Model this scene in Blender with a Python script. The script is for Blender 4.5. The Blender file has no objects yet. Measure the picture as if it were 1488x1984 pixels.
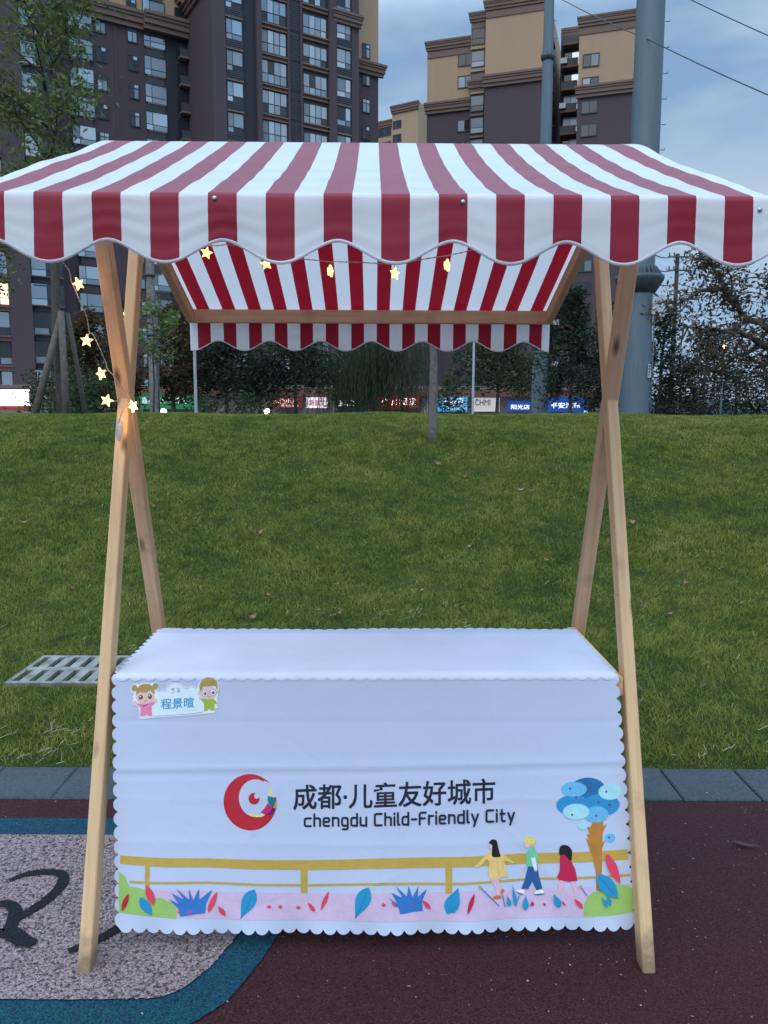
import bpy, bmesh, math, random
import numpy as np
from mathutils import Vector, Matrix

# ------------------------------------------------------------------ camera
SC = bpy.context.scene
COL = SC.collection
R = math.radians
W, H = 1488.0, 1984.0
FPX, CAM_H, PITCH, ROLL = 1505.93, 1.4487, R(7.0462), R(0.1588)
cam_d = bpy.data.cameras.new("camera")
cam_d.sensor_fit = 'VERTICAL'
cam_d.sensor_height = 36.0
cam_d.lens = FPX / H * 36.0
cam_d.clip_start = 0.05
cam_d.clip_end = 4000.0
cam = bpy.data.objects.new("camera", cam_d)
COL.objects.link(cam)
cam.matrix_world = (Matrix.Translation((0, 0, CAM_H)) @ Matrix.Rotation(math.pi / 2 - PITCH, 4, 'X')
                    @ Matrix.Rotation(ROLL, 4, 'Z'))
SC.camera = cam

# ------------------------------------------------------------------ sky and sun
SUN_EL, SUN_AZ = 46.0, 200.0          # azimuth clockwise from +Y (north); behind the photographer, left
world = bpy.data.worlds.new("World")
SC.world = world
world.use_nodes = True
wt = world.node_tree
for n in list(wt.nodes):
    wt.nodes.remove(n)
def wn(t, **k):
    n = wt.nodes.new(t)
    for a, b in k.items():
        setattr(n, a, b)
    return n
w_out = wn('ShaderNodeOutputWorld')
w_bg = wn('ShaderNodeBackground')
w_bg.inputs['Strength'].default_value = 0.1
sky = wn('ShaderNodeTexSky', sky_type='NISHITA')
sky.sun_disc = False
sky.sun_elevation = R(SUN_EL)
sky.sun_rotation = R(SUN_AZ)
sky.altitude = 500
sky.air_density = 1.0
sky.dust_density = 2.0
sky.ozone_density = 2.0
w_tc = wn('ShaderNodeTexCoord')
w_map = wn('ShaderNodeMapping')
w_map.inputs['Scale'].default_value = (1.0, 1.0, 2.6)
w_map.inputs['Location'].default_value = (0.18, 0.55, 0.4)
w_n1 = wn('ShaderNodeTexNoise')
w_n1.inputs['Scale'].default_value = 2.1
w_n1.inputs['Detail'].default_value = 7.0
w_n1.inputs['Roughness'].default_value = 0.52
w_n1.inputs['Distortion'].default_value = 0.35
w_cr = wn('ShaderNodeValToRGB')
w_cr.color_ramp.elements[0].position = 0.42
w_cr.color_ramp.elements[0].color = (0.0, 0.0, 0.0, 1)
w_cr.color_ramp.elements[1].position = 0.60
w_cr.color_ramp.elements[1].color = (1.0, 1.0, 1.0, 1)
w_n2 = wn('ShaderNodeTexNoise')
w_n2.inputs['Scale'].default_value = 3.4
w_n2.inputs['Distortion'].default_value = 0.5
w_n2.inputs['Detail'].default_value = 5.0
w_cc = wn('ShaderNodeMixRGB')
w_cc.inputs[1].default_value = (2.5, 3.7, 5.2, 1)       # grey-blue underside of the cloud
w_cc.inputs[2].default_value = (6.0, 7.6, 9.2, 1)       # paler cloud
w_base = wn('ShaderNodeMixRGB')
w_base.inputs[0].default_value = 0.72
w_base.inputs[2].default_value = (2.5, 4.2, 6.5, 1)     # thin high overcast
w_mix = wn('ShaderNodeMixRGB')
L = wt.links.new
L(w_tc.outputs['Generated'], w_map.inputs['Vector'])
L(w_map.outputs['Vector'], w_n1.inputs['Vector'])
L(w_map.outputs['Vector'], w_n2.inputs['Vector'])
L(w_n1.outputs['Fac'], w_cr.inputs['Fac'])
L(w_n2.outputs['Fac'], w_cc.inputs[0])
L(sky.outputs['Color'], w_base.inputs[1])
L(w_cr.outputs['Color'], w_mix.inputs[0])
L(w_base.outputs['Color'], w_mix.inputs[1])
L(w_cc.outputs['Color'], w_mix.inputs[2])
w_sep = wn('ShaderNodeSeparateXYZ')
w_mr = wn('ShaderNodeMapRange')             # an overcast sky is brighter overhead than at the horizon
w_mr.inputs['From Min'].default_value = 0.42
w_mr.inputs['From Max'].default_value = 1.0
w_mr.inputs['To Min'].default_value = 1.0
w_mr.inputs['To Max'].default_value = 6.2
w_vm = wn('ShaderNodeVectorMath', operation='SCALE')
L(w_tc.outputs['Generated'], w_sep.inputs[0])
L(w_sep.outputs['Z'], w_mr.inputs['Value'])
L(w_mix.outputs['Color'], w_vm.inputs[0])
L(w_mr.outputs[0], w_vm.inputs['Scale'])
L(w_vm.outputs[0], w_bg.inputs['Color'])
L(w_bg.outputs['Background'], w_out.inputs['Surface'])

sun_d = bpy.data.lights.new("sun", 'SUN')
sun_d.energy = 0.8
sun_d.angle = R(60)
sun_d.color = (1.0, 0.96, 0.92)
sun = bpy.data.objects.new("sun", sun_d)
COL.objects.link(sun)
sdir = Vector((math.sin(R(SUN_AZ)) * math.cos(R(SUN_EL)), math.cos(R(SUN_AZ)) * math.cos(R(SUN_EL)), math.sin(R(SUN_EL))))
sun.rotation_euler = sdir.to_track_quat('Z', 'Y').to_euler()
sun.location = sdir * 50

SC.view_settings.view_transform = 'Standard'
SC.view_settings.look = 'None'
SC.view_settings.gamma = 1.0
SC.view_settings.use_curve_mapping = False
SC.view_settings.exposure = 0.13
SC.cycles.max_bounces = 8
SC.cycles.transparent_max_bounces = 8
SC.cycles.use_denoising = True

# ------------------------------------------------------------------ helpers
def ray(px, py):
    u, v = px - W / 2, py - H / 2
    u, v = u * math.cos(ROLL) + v * math.sin(ROLL), -u * math.sin(ROLL) + v * math.cos(ROLL)
    c, s = math.cos(PITCH), math.sin(PITCH)
    return Vector((u, FPX * c - v * s, -FPX * s - v * c))
def at_Y(px, py, Y):
    d = ray(px, py)
    return d * (Y / d.y) + Vector((0, 0, CAM_H))
def at_z(px, py, z):
    d = ray(px, py)
    return d * ((z - CAM_H) / d.z) + Vector((0, 0, CAM_H))

def lin(c):
    return tuple(((v / 255) / 12.92 if v / 255 <= 0.04045 else ((v / 255 + 0.055) / 1.055) ** 2.4) for v in c)
def alb(r, g, b, k=1.0):
    """surface colour whose picture value under this bluish dusk light is about r, g, b"""
    l = lin((r, g, b))
    return tuple(min(0.9, v * k * 0.8 / w) for v, w in zip(l, (0.52, 0.61, 0.83)))

def tag(o, label=None, cat=None, group=None, kind=None):
    if label: o['label'] = label
    if cat: o['category'] = cat
    if group: o['group'] = group
    if kind: o['kind'] = kind
    return o
def empty(name, loc=(0, 0, 0), rz=0.0, label=None, cat=None, group=None):
    o = bpy.data.objects.new(name, None)
    COL.objects.link(o)
    o.empty_display_size = 0.2
    o.location = loc
    o.rotation_euler = (0, 0, rz)
    return tag(o, label, cat, group)
def link_mesh(name, me, parent=None):
    o = bpy.data.objects.new(name, me)
    COL.objects.link(o)
    if parent is not None:
        o.parent = parent
    return o

class MB:
    """collects faces for one mesh"""
    def __init__(self):
        self.v, self.f, self.m, self.s = [], [], [], []
    def vert(self, p):
        self.v.append(tuple(p))
        return len(self.v) - 1
    def face(self, idx, m=0, smooth=False):
        self.f.append(tuple(idx)); self.m.append(m); self.s.append(smooth)
    def poly(self, pts, m=0, smooth=False):
        self.face([self.vert(p) for p in pts], m, smooth)
    def box(self, x0, x1, y0, y1, z0, z1, m=0):
        b = len(self.v)
        for z in (z0, z1):
            self.v += [(x0, y0, z), (x1, y0, z), (x1, y1, z), (x0, y1, z)]
        for q in ((3, 2, 1, 0), (4, 5, 6, 7), (0, 1, 5, 4), (1, 2, 6, 5), (2, 3, 7, 6), (3, 0, 4, 7)):
            self.face([b + i for i in q], m)
    def tube(self, pts, rad, n=8, m=0, cap=True, smooth=True):
        pts = [Vector(p) for p in pts]
        if not isinstance(rad, (list, tuple)):
            rad = [rad] * len(pts)
        rings = []
        t0 = (pts[1] - pts[0]).normalized()
        ref = Vector((1, 0, 0)) if abs(t0.x) < 0.8 else Vector((0, 1, 0))
        a = t0.cross(ref).normalized()
        for i, p in enumerate(pts):
            t = (pts[min(i + 1, len(pts) - 1)] - pts[max(i - 1, 0)]).normalized()
            a = (a - t * a.dot(t)).normalized()
            b = t.cross(a)
            rings.append([self.vert(p + (a * math.cos(2 * math.pi * k / n) + b * math.sin(2 * math.pi * k / n)) * rad[i]) for k in range(n)])
        for r0, r1 in zip(rings, rings[1:]):
            for k in range(n):
                self.face((r0[k], r0[(k + 1) % n], r1[(k + 1) % n], r1[k]), m, smooth)
        if cap:
            self.face(rings[0][::-1], m); self.face(rings[-1], m)
    def lathe(self, prof, n=16, c=(0, 0), m=0, smooth=True, rot=0.0):
        rings = [[self.vert((c[0] + r * math.cos(2 * math.pi * k / n + rot), c[1] + r * math.sin(2 * math.pi * k / n + rot), z)) for k in range(n)] for r, z in prof]
        for r0, r1 in zip(rings, rings[1:]):
            for k in range(n):
                self.face((r0[k], r0[(k + 1) % n], r1[(k + 1) % n], r1[k]), m, smooth)
        self.face(rings[0][::-1], m); self.face(rings[-1], m)
    def mesh(self, name, mats):
        me = bpy.data.meshes.new(name)
        me.from_pydata(self.v, [], self.f)
        for mt in (mats if isinstance(mats, (list, tuple)) else [mats]):
            me.materials.append(mt)
        me.polygons.foreach_set('material_index', self.m)
        me.polygons.foreach_set('use_smooth', self.s)
        me.update()
        return me
    def build(self, name, mats, parent=None):
        return link_mesh(name, self.mesh(name, mats), parent)

def np_mesh(name, verts, nper, mats, matidx=None, smooth=False, quadsplit=None):
    """verts: (N*nper, 3); every nper verts are one polygon (or the polygons given by quadsplit, local index tuples)"""
    verts = np.asarray(verts, np.float32)
    me = bpy.data.meshes.new(name)
    n = len(verts) // nper
    polys = quadsplit or [tuple(range(nper))]
    me.vertices.add(len(verts)); me.vertices.foreach_set('co', verts.ravel())
    ll = sum(len(p) for p in polys)
    loc = np.concatenate([np.array(p) for p in polys])
    loops = (np.arange(n)[:, None] * nper + loc[None]).ravel().astype(np.int32)
    st = np.cumsum([0] + [len(p) for p in polys])[:-1]
    starts = (np.arange(n)[:, None] * ll + st[None]).ravel().astype(np.int32)
    me.loops.add(len(loops)); me.loops.foreach_set('vertex_index', loops)
    me.polygons.add(len(starts)); me.polygons.foreach_set('loop_start', starts)
    if smooth:
        me.polygons.foreach_set('use_smooth', np.ones(len(starts), bool))
    for mt in (mats if isinstance(mats, (list, tuple)) else [mats]):
        me.materials.append(mt)
    if matidx is not None:
        me.polygons.foreach_set('material_index', np.repeat(matidx, len(polys)).astype(np.int32))
    me.update(calc_edges=True)
    me.validate()
    return me

# ------------------------------------------------------------------ materials
MATS = {}
class NT:
    def __init__(self, name):
        self.mat = bpy.data.materials.new(name)
        self.mat.use_nodes = True
        self.t = self.mat.node_tree
        self.bsdf = self.t.nodes['Principled BSDF']
        self.out = self.t.nodes['Material Output']
    def n(self, typ, ins=None, **k):
        nd = self.t.nodes.new(typ)
        for a, b in k.items():
            setattr(nd, a, b)
        for a, b in (ins or {}).items():
            if hasattr(b, 'is_linked') or hasattr(b, 'links'):
                self.t.links.new(b, nd.inputs[a])
            else:
                nd.inputs[a].default_value = b
        return nd
    def l(self, a, b):
        self.t.links.new(a, b)
    def coord(self, kind='Object', scale=(1, 1, 1)):
        tc = self.n('ShaderNodeTexCoord')
        mp = self.n('ShaderNodeMapping', {'Vector': tc.outputs[kind], 'Scale': scale})
        return mp.outputs['Vector']
    def noise(self, vec, scale, detail=4, rough=0.55, dist=0.0):
        return self.n('ShaderNodeTexNoise', {'Vector': vec, 'Scale': scale, 'Detail': detail, 'Roughness': rough, 'Distortion': dist}).outputs['Fac']
    def ramp(self, fac, stops):
        r = self.n('ShaderNodeValToRGB', {'Fac': fac})
        el = r.color_ramp.elements
        while len(el) > len(stops):
            el.remove(el[-1])
        while len(el) < len(stops):
            el.new(0.5)
        for e, (p, c) in zip(el, stops):
            e.position = p
            e.color = (*c, 1) if len(c) == 3 else c
        return r.outputs['Color']
    def mix(self, fac, a, b, typ='MIX'):
        def cc(x): return (*x, 1) if isinstance(x, tuple) and len(x) == 3 else x
        return self.n('ShaderNodeMixRGB', {0: fac, 1: cc(a), 2: cc(b)}, blend_type=typ).outputs['Color']
    def math(self, op, a, b=0.0):
        return self.n('ShaderNodeMath', {0: a, 1: b}, operation=op).outputs[0]
    def bump(self, h, strength, dist=0.01):
        return self.n('ShaderNodeBump', {'Height': h, 'Strength': strength, 'Distance': dist}).outputs['Normal']
    def set(self, **k):
        for a, b in k.items():
            a = {'color': 'Base Color', 'rough': 'Roughness', 'spec': 'Specular IOR Level', 'metal': 'Metallic', 'normal': 'Normal',
                 'emit': 'Emission Color', 'emit_s': 'Emission Strength', 'coat': 'Coat Weight', 'sheen': 'Sheen Weight'}[a]
            if hasattr(b, 'is_linked'):
                self.l(b, self.bsdf.inputs[a])
            else:
                self.bsdf.inputs[a].default_value = (*b, 1) if isinstance(b, tuple) and len(b) == 3 else b
        return self
    def translucent(self, color, fac):
        tr = self.n('ShaderNodeBsdfTranslucent')
        if hasattr(color, 'is_linked'):
            self.l(color, tr.inputs['Color'])
        else:
            tr.inputs['Color'].default_value = (*color, 1)
        mx = self.n('ShaderNodeMixShader', {0: fac})
        self.l(self.bsdf.outputs[0], mx.inputs[1]); self.l(tr.outputs[0], mx.inputs[2])
        self.l(mx.outputs[0], self.out.inputs['Surface'])
        return self

def plain(name, color, rough=0.6, var=0.12, scale=6.0, bump=0.0, bscale=60.0, metal=0.0, spec=0.4):
    t = NT(name)
    v = t.coord()
    n = t.noise(v, scale, 5)
    lo = tuple(c * (1 - var) for c in color); hi = tuple(min(1, c * (1 + var)) for c in color)
    t.set(color=t.ramp(n, [(0.3, lo), (0.7, hi)]), rough=rough, metal=metal, spec=spec)
    if bump:
        t.set(normal=t.bump(t.noise(v, bscale, 4), bump, 0.01))
    MATS[name] = t.mat
    return t.mat
def emit(name, color, strength, base=(0.8, 0.8, 0.8)):
    t = NT(name)
    t.set(color=base, emit=color, emit_s=strength, rough=0.4)
    MATS[name] = t.mat
    return t.mat
def leaf_mat(name, stops, trans=0.35, patch=0.0, rough=0.5, spec=0.3):
    """colour differs from leaf to leaf at random, plus broad patches of growth"""
    t = NT(name)
    g = t.n('ShaderNodeNewGeometry')
    fac = g.outputs['Random Per Island']
    if patch:
        n = t.noise(t.n('ShaderNodeTexCoord').outputs['Object'], patch, 3)
        fac = t.math('ADD', t.math('MULTIPLY', fac, 0.55), t.math('MULTIPLY', t.math('SUBTRACT', n, 0.28), 1.0))
    c = t.ramp(fac, stops)
    t.set(color=c, rough=rough, spec=spec)
    t.translucent(c, trans)
    MATS[name] = t.mat
    return t.mat
# ---- timber
def wood(name, base, dark, seed=0.0, dirt=0.0):
    t = NT(name)
    tc = t.n('ShaderNodeTexCoord')
    oi = t.n('ShaderNodeObjectInfo')
    off = t.n('ShaderNodeVectorMath', {0: tc.outputs['Object'], 1: oi.outputs['Random']}, operation='ADD')
    mp = t.n('ShaderNodeMapping', {'Vector': off.outputs[0], 'Scale': (38, 38, 1.6), 'Location': (seed, seed, seed)})
    g1 = t.noise(mp.outputs[0], 1.6, 6, 0.6, 0.7)
    mp2 = t.n('ShaderNodeMapping', {'Vector': off.outputs[0], 'Scale': (1, 1, 0.35)})
    broad = t.noise(mp2.outputs[0], 5, 3)
    mp3 = t.n('ShaderNodeMapping', {'Vector': off.outputs[0], 'Scale': (20, 20, 7)})
    kn = t.n('ShaderNodeTexVoronoi', {'Vector': mp3.outputs[0], 'Scale': 0.62})
    knot = t.ramp(kn.outputs['Distance'], [(0.05, (1, 1, 1)), (0.17, (0, 0, 0))])
    c = t.ramp(g1, [(0.22, dark), (0.5, base), (0.80, tuple(min(1, b * 1.18) for b in base))])
    c = t.mix(t.math('MULTIPLY', broad, 0.35), c, tuple(b * 0.72 for b in base))
    c = t.mix(t.math('MULTIPLY', knot, 0.8), c, (0.05, 0.025, 0.014))
    st = t.ramp(t.noise(off.outputs[0], 9, 5, 0.65), [(0.57, (0, 0, 0)), (0.72, (1, 1, 1))])
    c = t.mix(t.math('MULTIPLY', st, 0.28), c, (0.16, 0.12, 0.1))
    nl = t.ramp(t.n('ShaderNodeTexVoronoi', {'Vector': off.outputs[0], 'Scale': 7.5}).outputs['Distance'], [(0.018, (1, 1, 1)), (0.03, (0, 0, 0))])
    c = t.mix(t.math('MULTIPLY', nl, 0.85), c, (0.04, 0.03, 0.025))
    if dirt:                           # scuffed, muddy foot
        zz = t.n('ShaderNodeSeparateXYZ', {0: tc.outputs['Object']}).outputs['Z']
        lv = t.math('ADD', zz, t.math('MULTIPLY', t.noise(off.outputs[0], 26, 5, 0.7), 0.16))
        c = t.mix(t.math('MULTIPLY', t.ramp(lv, [(0.10, (1, 1, 1)), (0.19, (0, 0, 0))]), dirt), c, (0.12, 0.085, 0.06))
    t.set(color=c, rough=0.62, spec=0.25, normal=t.bump(g1, 0.25, 0.002))
    MATS[name] = t.mat
    return t.mat
M_wood = wood('pine_wood', (0.7912, 0.5063, 0.2664), (0.6624, 0.3901, 0.1850))
M_woodleg = wood('pine_wood_leg', (0.7912, 0.5063, 0.2664), (0.6624, 0.3901, 0.1850), dirt=0.75)
M_wood2 = wood('warm_pine_wood', (0.78, 0.49, 0.285), (0.62, 0.35, 0.18), 3.0)

# ---- striped canvas
def canvas(name, col, tr):
    t = NT(name)
    v = t.coord()
    wv = t.n('ShaderNodeTexChecker', {'Vector': v, 'Scale': 900.0}).outputs['Fac']
    n = t.noise(v, 9, 6, 0.62)
    d = t.noise(v, 45, 5, 0.7)
    c = t.mix(t.math('MULTIPLY', n, 0.16), col, tuple(x * 0.72 for x in col))
    grime = t.ramp(d, [(0.62, (0, 0, 0)), (0.8, (1, 1, 1))])
    c = t.mix(t.math('MULTIPLY', grime, 0.1), c, (0.25, 0.22, 0.2))
    hh = t.math('ADD', t.math('MULTIPLY', wv, 0.15), t.math('MULTIPLY', t.noise(v, 14, 4), 1.0))
    t.set(color=c, rough=0.5, spec=0.42, sheen=0.6, normal=t.bump(hh, 0.18, 0.006))
    t.bsdf.inputs['Sheen Roughness'].default_value = 0.28
    t.translucent((0.80, 0.74, 0.72) if col[1] > 0.5 else (col[0] * 1.25, col[1] * 0.5, col[2] * 0.7), tr)
    MATS[name] = t.mat
    return t.mat
M_cred = canvas('red_canvas', (0.31, 0.008, 0.028), 0.30)
M_cwhite = canvas('white_canvas', (0.90, 0.925, 0.935), 0.38)
M_hem = plain('hem_tape', (0.84, 0.82, 0.86), 0.6, 0.08, 30, 0.2, 300)
M_steel = plain('zinc_metal', (0.42, 0.43, 0.45), 0.35, 0.15, 40, metal=0.9)

# ---- tablecloth and its print
t = NT('white_cloth')
v = t.coord()
n = t.noise(v, 5, 5)
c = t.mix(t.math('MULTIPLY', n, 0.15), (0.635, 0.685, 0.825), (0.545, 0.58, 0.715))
st = t.ramp(t.noise(v, 13, 6, 0.7), [(0.64, (0, 0, 0)), (0.78, (1, 1, 1))])
c = t.mix(t.math('MULTIPLY', st, 0.13), c, (0.5, 0.42, 0.36))
t.set(color=c, rough=0.62, spec=0.3, normal=t.bump(t.math('ADD', t.noise(v, 24, 6, 0.65), t.math('MULTIPLY', t.noise(v, 500, 2), 0.15)), 0.22, 0.006))
t.translucent((0.8, 0.8, 0.84), 0.12)
M_cloth = t.mat
M_cloth2 = plain('awning_lit_cloth', (0.67, 0.685, 0.775), 0.65, 0.05, 6, 0.2, 400)  # lavender tint stands in for light passing through the awning
def ink(name, rgb, k=1.0):
    return plain(name, alb(*rgb, k), 0.6, 0.06, 40, 0.15, 260)
INK = {'paper': M_cloth}
for nm, rgb in dict(red=(160, 30, 50), rose=(190, 60, 92), white=(205, 218, 245), navy=(24, 26, 52), olive=(165, 150, 70), yellow=(166, 146, 74),
                    pink=(178, 166, 212), lime=(132, 174, 104), brown=(158, 112, 52), skyd=(28, 98, 165), sky=(40, 128, 200), skyl=(88, 165, 225),
                    skyp=(140, 200, 228), berry=(125, 30, 110), black=(24, 22, 30), beige=(200, 178, 125), skin=(215, 175, 190), skinp=(195, 165, 200),
                    green=(98, 180, 165), jeans=(36, 80, 150), crimson=(165, 28, 78), blonde=(212, 190, 105), blue=(42, 105, 190), bluel=(30, 130, 192),
                    teal=(0, 110, 130), magenta=(170, 30, 105), purple=(62, 26, 110), acid=(200, 205, 90), shoe=(170, 105, 55),
                    tagblue=(190, 216, 245), tagline=(110, 130, 190), tagtext=(44, 140, 205), hair=(150, 135, 90), pinkshirt=(205, 120, 170), greenshirt=(135, 165, 75), grey=(90, 92, 110), eye=(88, 74, 66)).items():
    INK[nm] = ink('print_' + {'skyd': 'deep_sky', 'skyl': 'light_sky', 'skyp': 'pale_sky', 'skinp': 'pale_skin', 'bluel': 'cyan_blue'}.get(nm, nm), rgb)

# ---- rubber play surface
def rubber(name, col, specks=0.0, pores=0.25, coarse=1.0, bumps=0.8):
    t = NT(name)
    v = t.coord()
    vo = t.n('ShaderNodeTexVoronoi', {'Vector': v, 'Scale': 330.0 * coarse})
    gr = t.n('ShaderNodeSeparateColor', {'Color': vo.outputs['Color']}).outputs['Red']
    n = t.noise(v, 2.2, 5)
    pr = t.noise(v, 150 * coarse, 3, 0.6, 0.4)
    c = t.mix(gr, tuple(x * 0.45 for x in col), tuple(min(1, x * 1.8) for x in col))
    c = t.mix(t.math('MULTIPLY', n, 0.5), c, tuple(x * 0.62 for x in col))
    pm = t.ramp(pr, [(0.40, (1, 1, 1)), (0.47, (0, 0, 0))])
    c = t.mix(t.math('MULTIPLY', pm, pores * 2.0), c, tuple(x * 0.18 for x in col))
    if specks:
        v2 = t.n('ShaderNodeTexVoronoi', {'Vector': v, 'Scale': 34.0})
        near = t.ramp(v2.outputs['Distance'], [(0.055, (1, 1, 1)), (0.085, (0, 0, 0))])
        pick = t.ramp(t.n('ShaderNodeSeparateColor', {'Color': v2.outputs['Color']}).outputs['Green'], [(1 - specks, (0, 0, 0)), (min(1.0, 1 - specks + 0.05), (1, 1, 1))])
        c = t.mix(t.math('MULTIPLY', t.math('MULTIPLY', near, pick), 0.75), c, (0.36, 0.31, 0.30))
        v3 = t.n('ShaderNodeTexVoronoi', {'Vector': v, 'Scale': 95.0})
        nr3 = t.ramp(v3.outputs['Distance'], [(0.10, (1, 1, 1)), (0.20, (0, 0, 0))])
        pk3 = t.ramp(t.n('ShaderNodeSeparateColor', {'Color': v3.outputs['Color']}).outputs['Red'], [(0.55, (0, 0, 0)), (0.9, (1, 1, 1))])
        c = t.mix(t.math('MULTIPLY', t.math('MULTIPLY', nr3, pk3), 0.5), c, (0.2, 0.15, 0.15))
    hgt = t.math('ADD', t.math('MULTIPLY', vo.outputs['Distance'], -0.5), pr)
    t.set(color=c, rough=0.85, spec=0.2, normal=t.bump(hgt, bumps, 0.006))
    MATS[name] = t.mat
    return t.mat
M_maroon = rubber('maroon_rubber', (0.053, 0.0145, 0.0160), 0.5, 0.34)
M_teal = rubber('teal_rubber', (0.0088, 0.0598, 0.0875), 0.0, 0.3)
M_grey = rubber('grey_rubber', (0.262, 0.188, 0.182), 0.0, 0.46, 0.62, 1.0)
M_black = rubber('black_paint_on_rubber', (0.015, 0.015, 0.019), 0.0, 0.2)
t = NT('granite_kerb')
v = t.coord()
vo = t.n('ShaderNodeTexVoronoi', {'Vector': v, 'Scale': 150.0})
c = t.mix(t.n('ShaderNodeSeparateColor', {'Color': vo.outputs['Color']}).outputs['Red'], (0.012, 0.016, 0.018), (0.054, 0.060, 0.061))
c = t.mix(t.math('MULTIPLY', t.noise(v, 5, 5), 0.6), c, (0.085, 0.105, 0.115))
t.set(color=c, rough=0.8, spec=0.3, normal=t.bump(t.noise(v, 200, 3), 0.35, 0.003))
M_kerb = t.mat
M_moss = plain('mossy_joint', (0.035, 0.04, 0.02), 0.95, 0.3, 30)
M_soil = NT('lawn_turf')
v = M_soil.coord()
c = M_soil.ramp(M_soil.noise(v, 1.3, 6, 0.6), [(0.3, (0.018, 0.030, 0.006)), (0.55, (0.03, 0.044, 0.009)), (0.75, (0.045, 0.046, 0.016))])
M_soil.set(color=c, rough=1.0, spec=0.1, normal=M_soil.bump(M_soil.noise(v, 60, 5), 0.8, 0.02))
M_soil = M_soil.mat
M_concrete = plain('concrete', (0.205, 0.195, 0.172), 0.9, 0.45, 9, 0.3, 120)
M_dark = plain('dark_void', (0.012, 0.013, 0.014), 0.9, 0.1)

# grass blades: broad patches plus per-blade spread
t = NT('grass_blades')
g = t.n('ShaderNodeNewGeometry')
tc = t.n('ShaderNodeTexCoord')
p1 = t.noise(tc.outputs['Object'], 1.1, 5, 0.6)
p2 = t.noise(tc.outputs['Object'], 5.5, 3, 0.6)
fac = t.math('ADD', t.math('MULTIPLY', g.outputs['Random Per Island'], 0.30), t.math('ADD', t.math('MULTIPLY', p1, 0.85), t.math('MULTIPLY', t.math('SUBTRACT', p2, 0.5), 0.9)))
c = t.ramp(fac, [(0.22, (0.042, 0.070, 0.009)), (0.45, (0.110, 0.146, 0.017)), (0.62, (0.200, 0.220, 0.028)), (0.8, (0.30, 0.275, 0.048)), (0.97, (0.38, 0.31, 0.11))])
t.set(color=c, rough=0.5, spec=0.25)
t.translucent(c, 0.4)
M_grass = t.mat
M_litter = leaf_mat('pale_litter', [(0.0, (0.16, 0.12, 0.1)), (0.6, (0.26, 0.22, 0.2)), (1.0, (0.45, 0.42, 0.41))], 0.1)
M_straw = leaf_mat('dry_straw', [(0.0, (0.16, 0.14, 0.06)), (1.0, (0.34, 0.30, 0.16))], 0.1)
M_dryleaf = leaf_mat('dry_leaf', [(0.0, (0.16, 0.07, 0.035)), (0.6, (0.26, 0.13, 0.06)), (1.0, (0.36, 0.22, 0.13))], 0.15)

# ---- trees
M_bark = plain('bark', (0.085, 0.07, 0.058), 0.95, 0.35, 18, 0.8, 40)
M_barkp = plain('pale_bark', (0.15, 0.13, 0.115), 0.95, 0.3, 18, 0.8, 40)
M_stake = plain('weathered_stake', (0.11, 0.09, 0.072), 0.9, 0.3, 10, 0.5, 40)
M_lgreen = leaf_mat('street_tree_leaves', [(0.0, (0.06, 0.095, 0.028)), (0.55, (0.125, 0.165, 0.045)), (1.0, (0.24, 0.25, 0.075))], 0.42)
M_lauto = leaf_mat('autumn_leaves', [(0.0, (0.045, 0.042, 0.028)), (0.5, (0.09, 0.066, 0.042)), (0.85, (0.17, 0.08, 0.042)), (1.0, (0.085, 0.09, 0.038))])
M_lrust = leaf_mat('rust_leaves', [(0.0, (0.03, 0.036, 0.015)), (0.55, (0.065, 0.052, 0.022)), (1.0, (0.24, 0.10, 0.032))], patch=0.8, rough=0.7, spec=0.1)
M_ldark = leaf_mat('dark_evergreen_leaves', [(0.0, (0.012, 0.020, 0.012)), (0.6, (0.026, 0.040, 0.023)), (1.0, (0.045, 0.058, 0.03))], 0.2, rough=0.75, spec=0.08)
M_lmid = leaf_mat('broad_leaves', [(0.0, (0.022, 0.038, 0.016)), (0.6, (0.048, 0.072, 0.03)), (1.0, (0.085, 0.105, 0.045))], 0.25, rough=0.7, spec=0.1)
M_lwil = leaf_mat('willow_leaves', [(0.0, (0.026, 0.040, 0.022)), (0.6, (0.045, 0.064, 0.034)), (1.0, (0.07, 0.09, 0.045))], 0.3, rough=0.7, spec=0.1)
M_llime = leaf_mat('lamplit_leaves', [(0.0, (0.10, 0.16, 0.03)), (1.0, (0.32, 0.36, 0.06))], 0.4)  # lamp light on the shrub is put into this bright leaf colour

# ---- buildings
def render_wall(name, col):
    t = NT(name)
    v = t.coord()
    st = t.n('ShaderNodeMapping', {'Vector': v, 'Scale': (1.2, 1.2, 0.12)})
    n = t.noise(st.outputs[0], 1.0, 5, 0.6)
    f = t.noise(v, 3, 5)
    c = t.mix(t.math('MULTIPLY', n, 0.5), col, tuple(x * 0.72 for x in col))
    c = t.mix(t.math('MULTIPLY', f, 0.2), c, tuple(x * 0.8 for x in col))
    t.set(color=c, rough=0.85, spec=0.2)
    MATS[name] = t.mat
    return t.mat
M_brown = render_wall('brown_render', (0.0979, 0.0714, 0.0780))
M_brownd = render_wall('recess_shade_render', (0.0481, 0.0465, 0.0564))  # darker wall tone, carries the shade of facade recesses in its colour
M_tan = render_wall('ochre_render', (0.4536, 0.3029, 0.1867))
M_cornice = render_wall('cornice_stone', (0.2100, 0.1411, 0.1134))
M_terra = render_wall('terracotta_band', (0.2100, 0.1092, 0.0756))
M_cream = render_wall('cream_stone', (0.3528, 0.3024, 0.2772))
M_frame = plain('window_frame', (0.028, 0.040, 0.046), 0.5, 0.1)
M_louver = plain('grey_louvre', (0.0504, 0.0588, 0.0672), 0.6, 0.2, 3)
M_white = plain('white_paint', (0.50, 0.52, 0.53), 0.5, 0.08)
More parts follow.
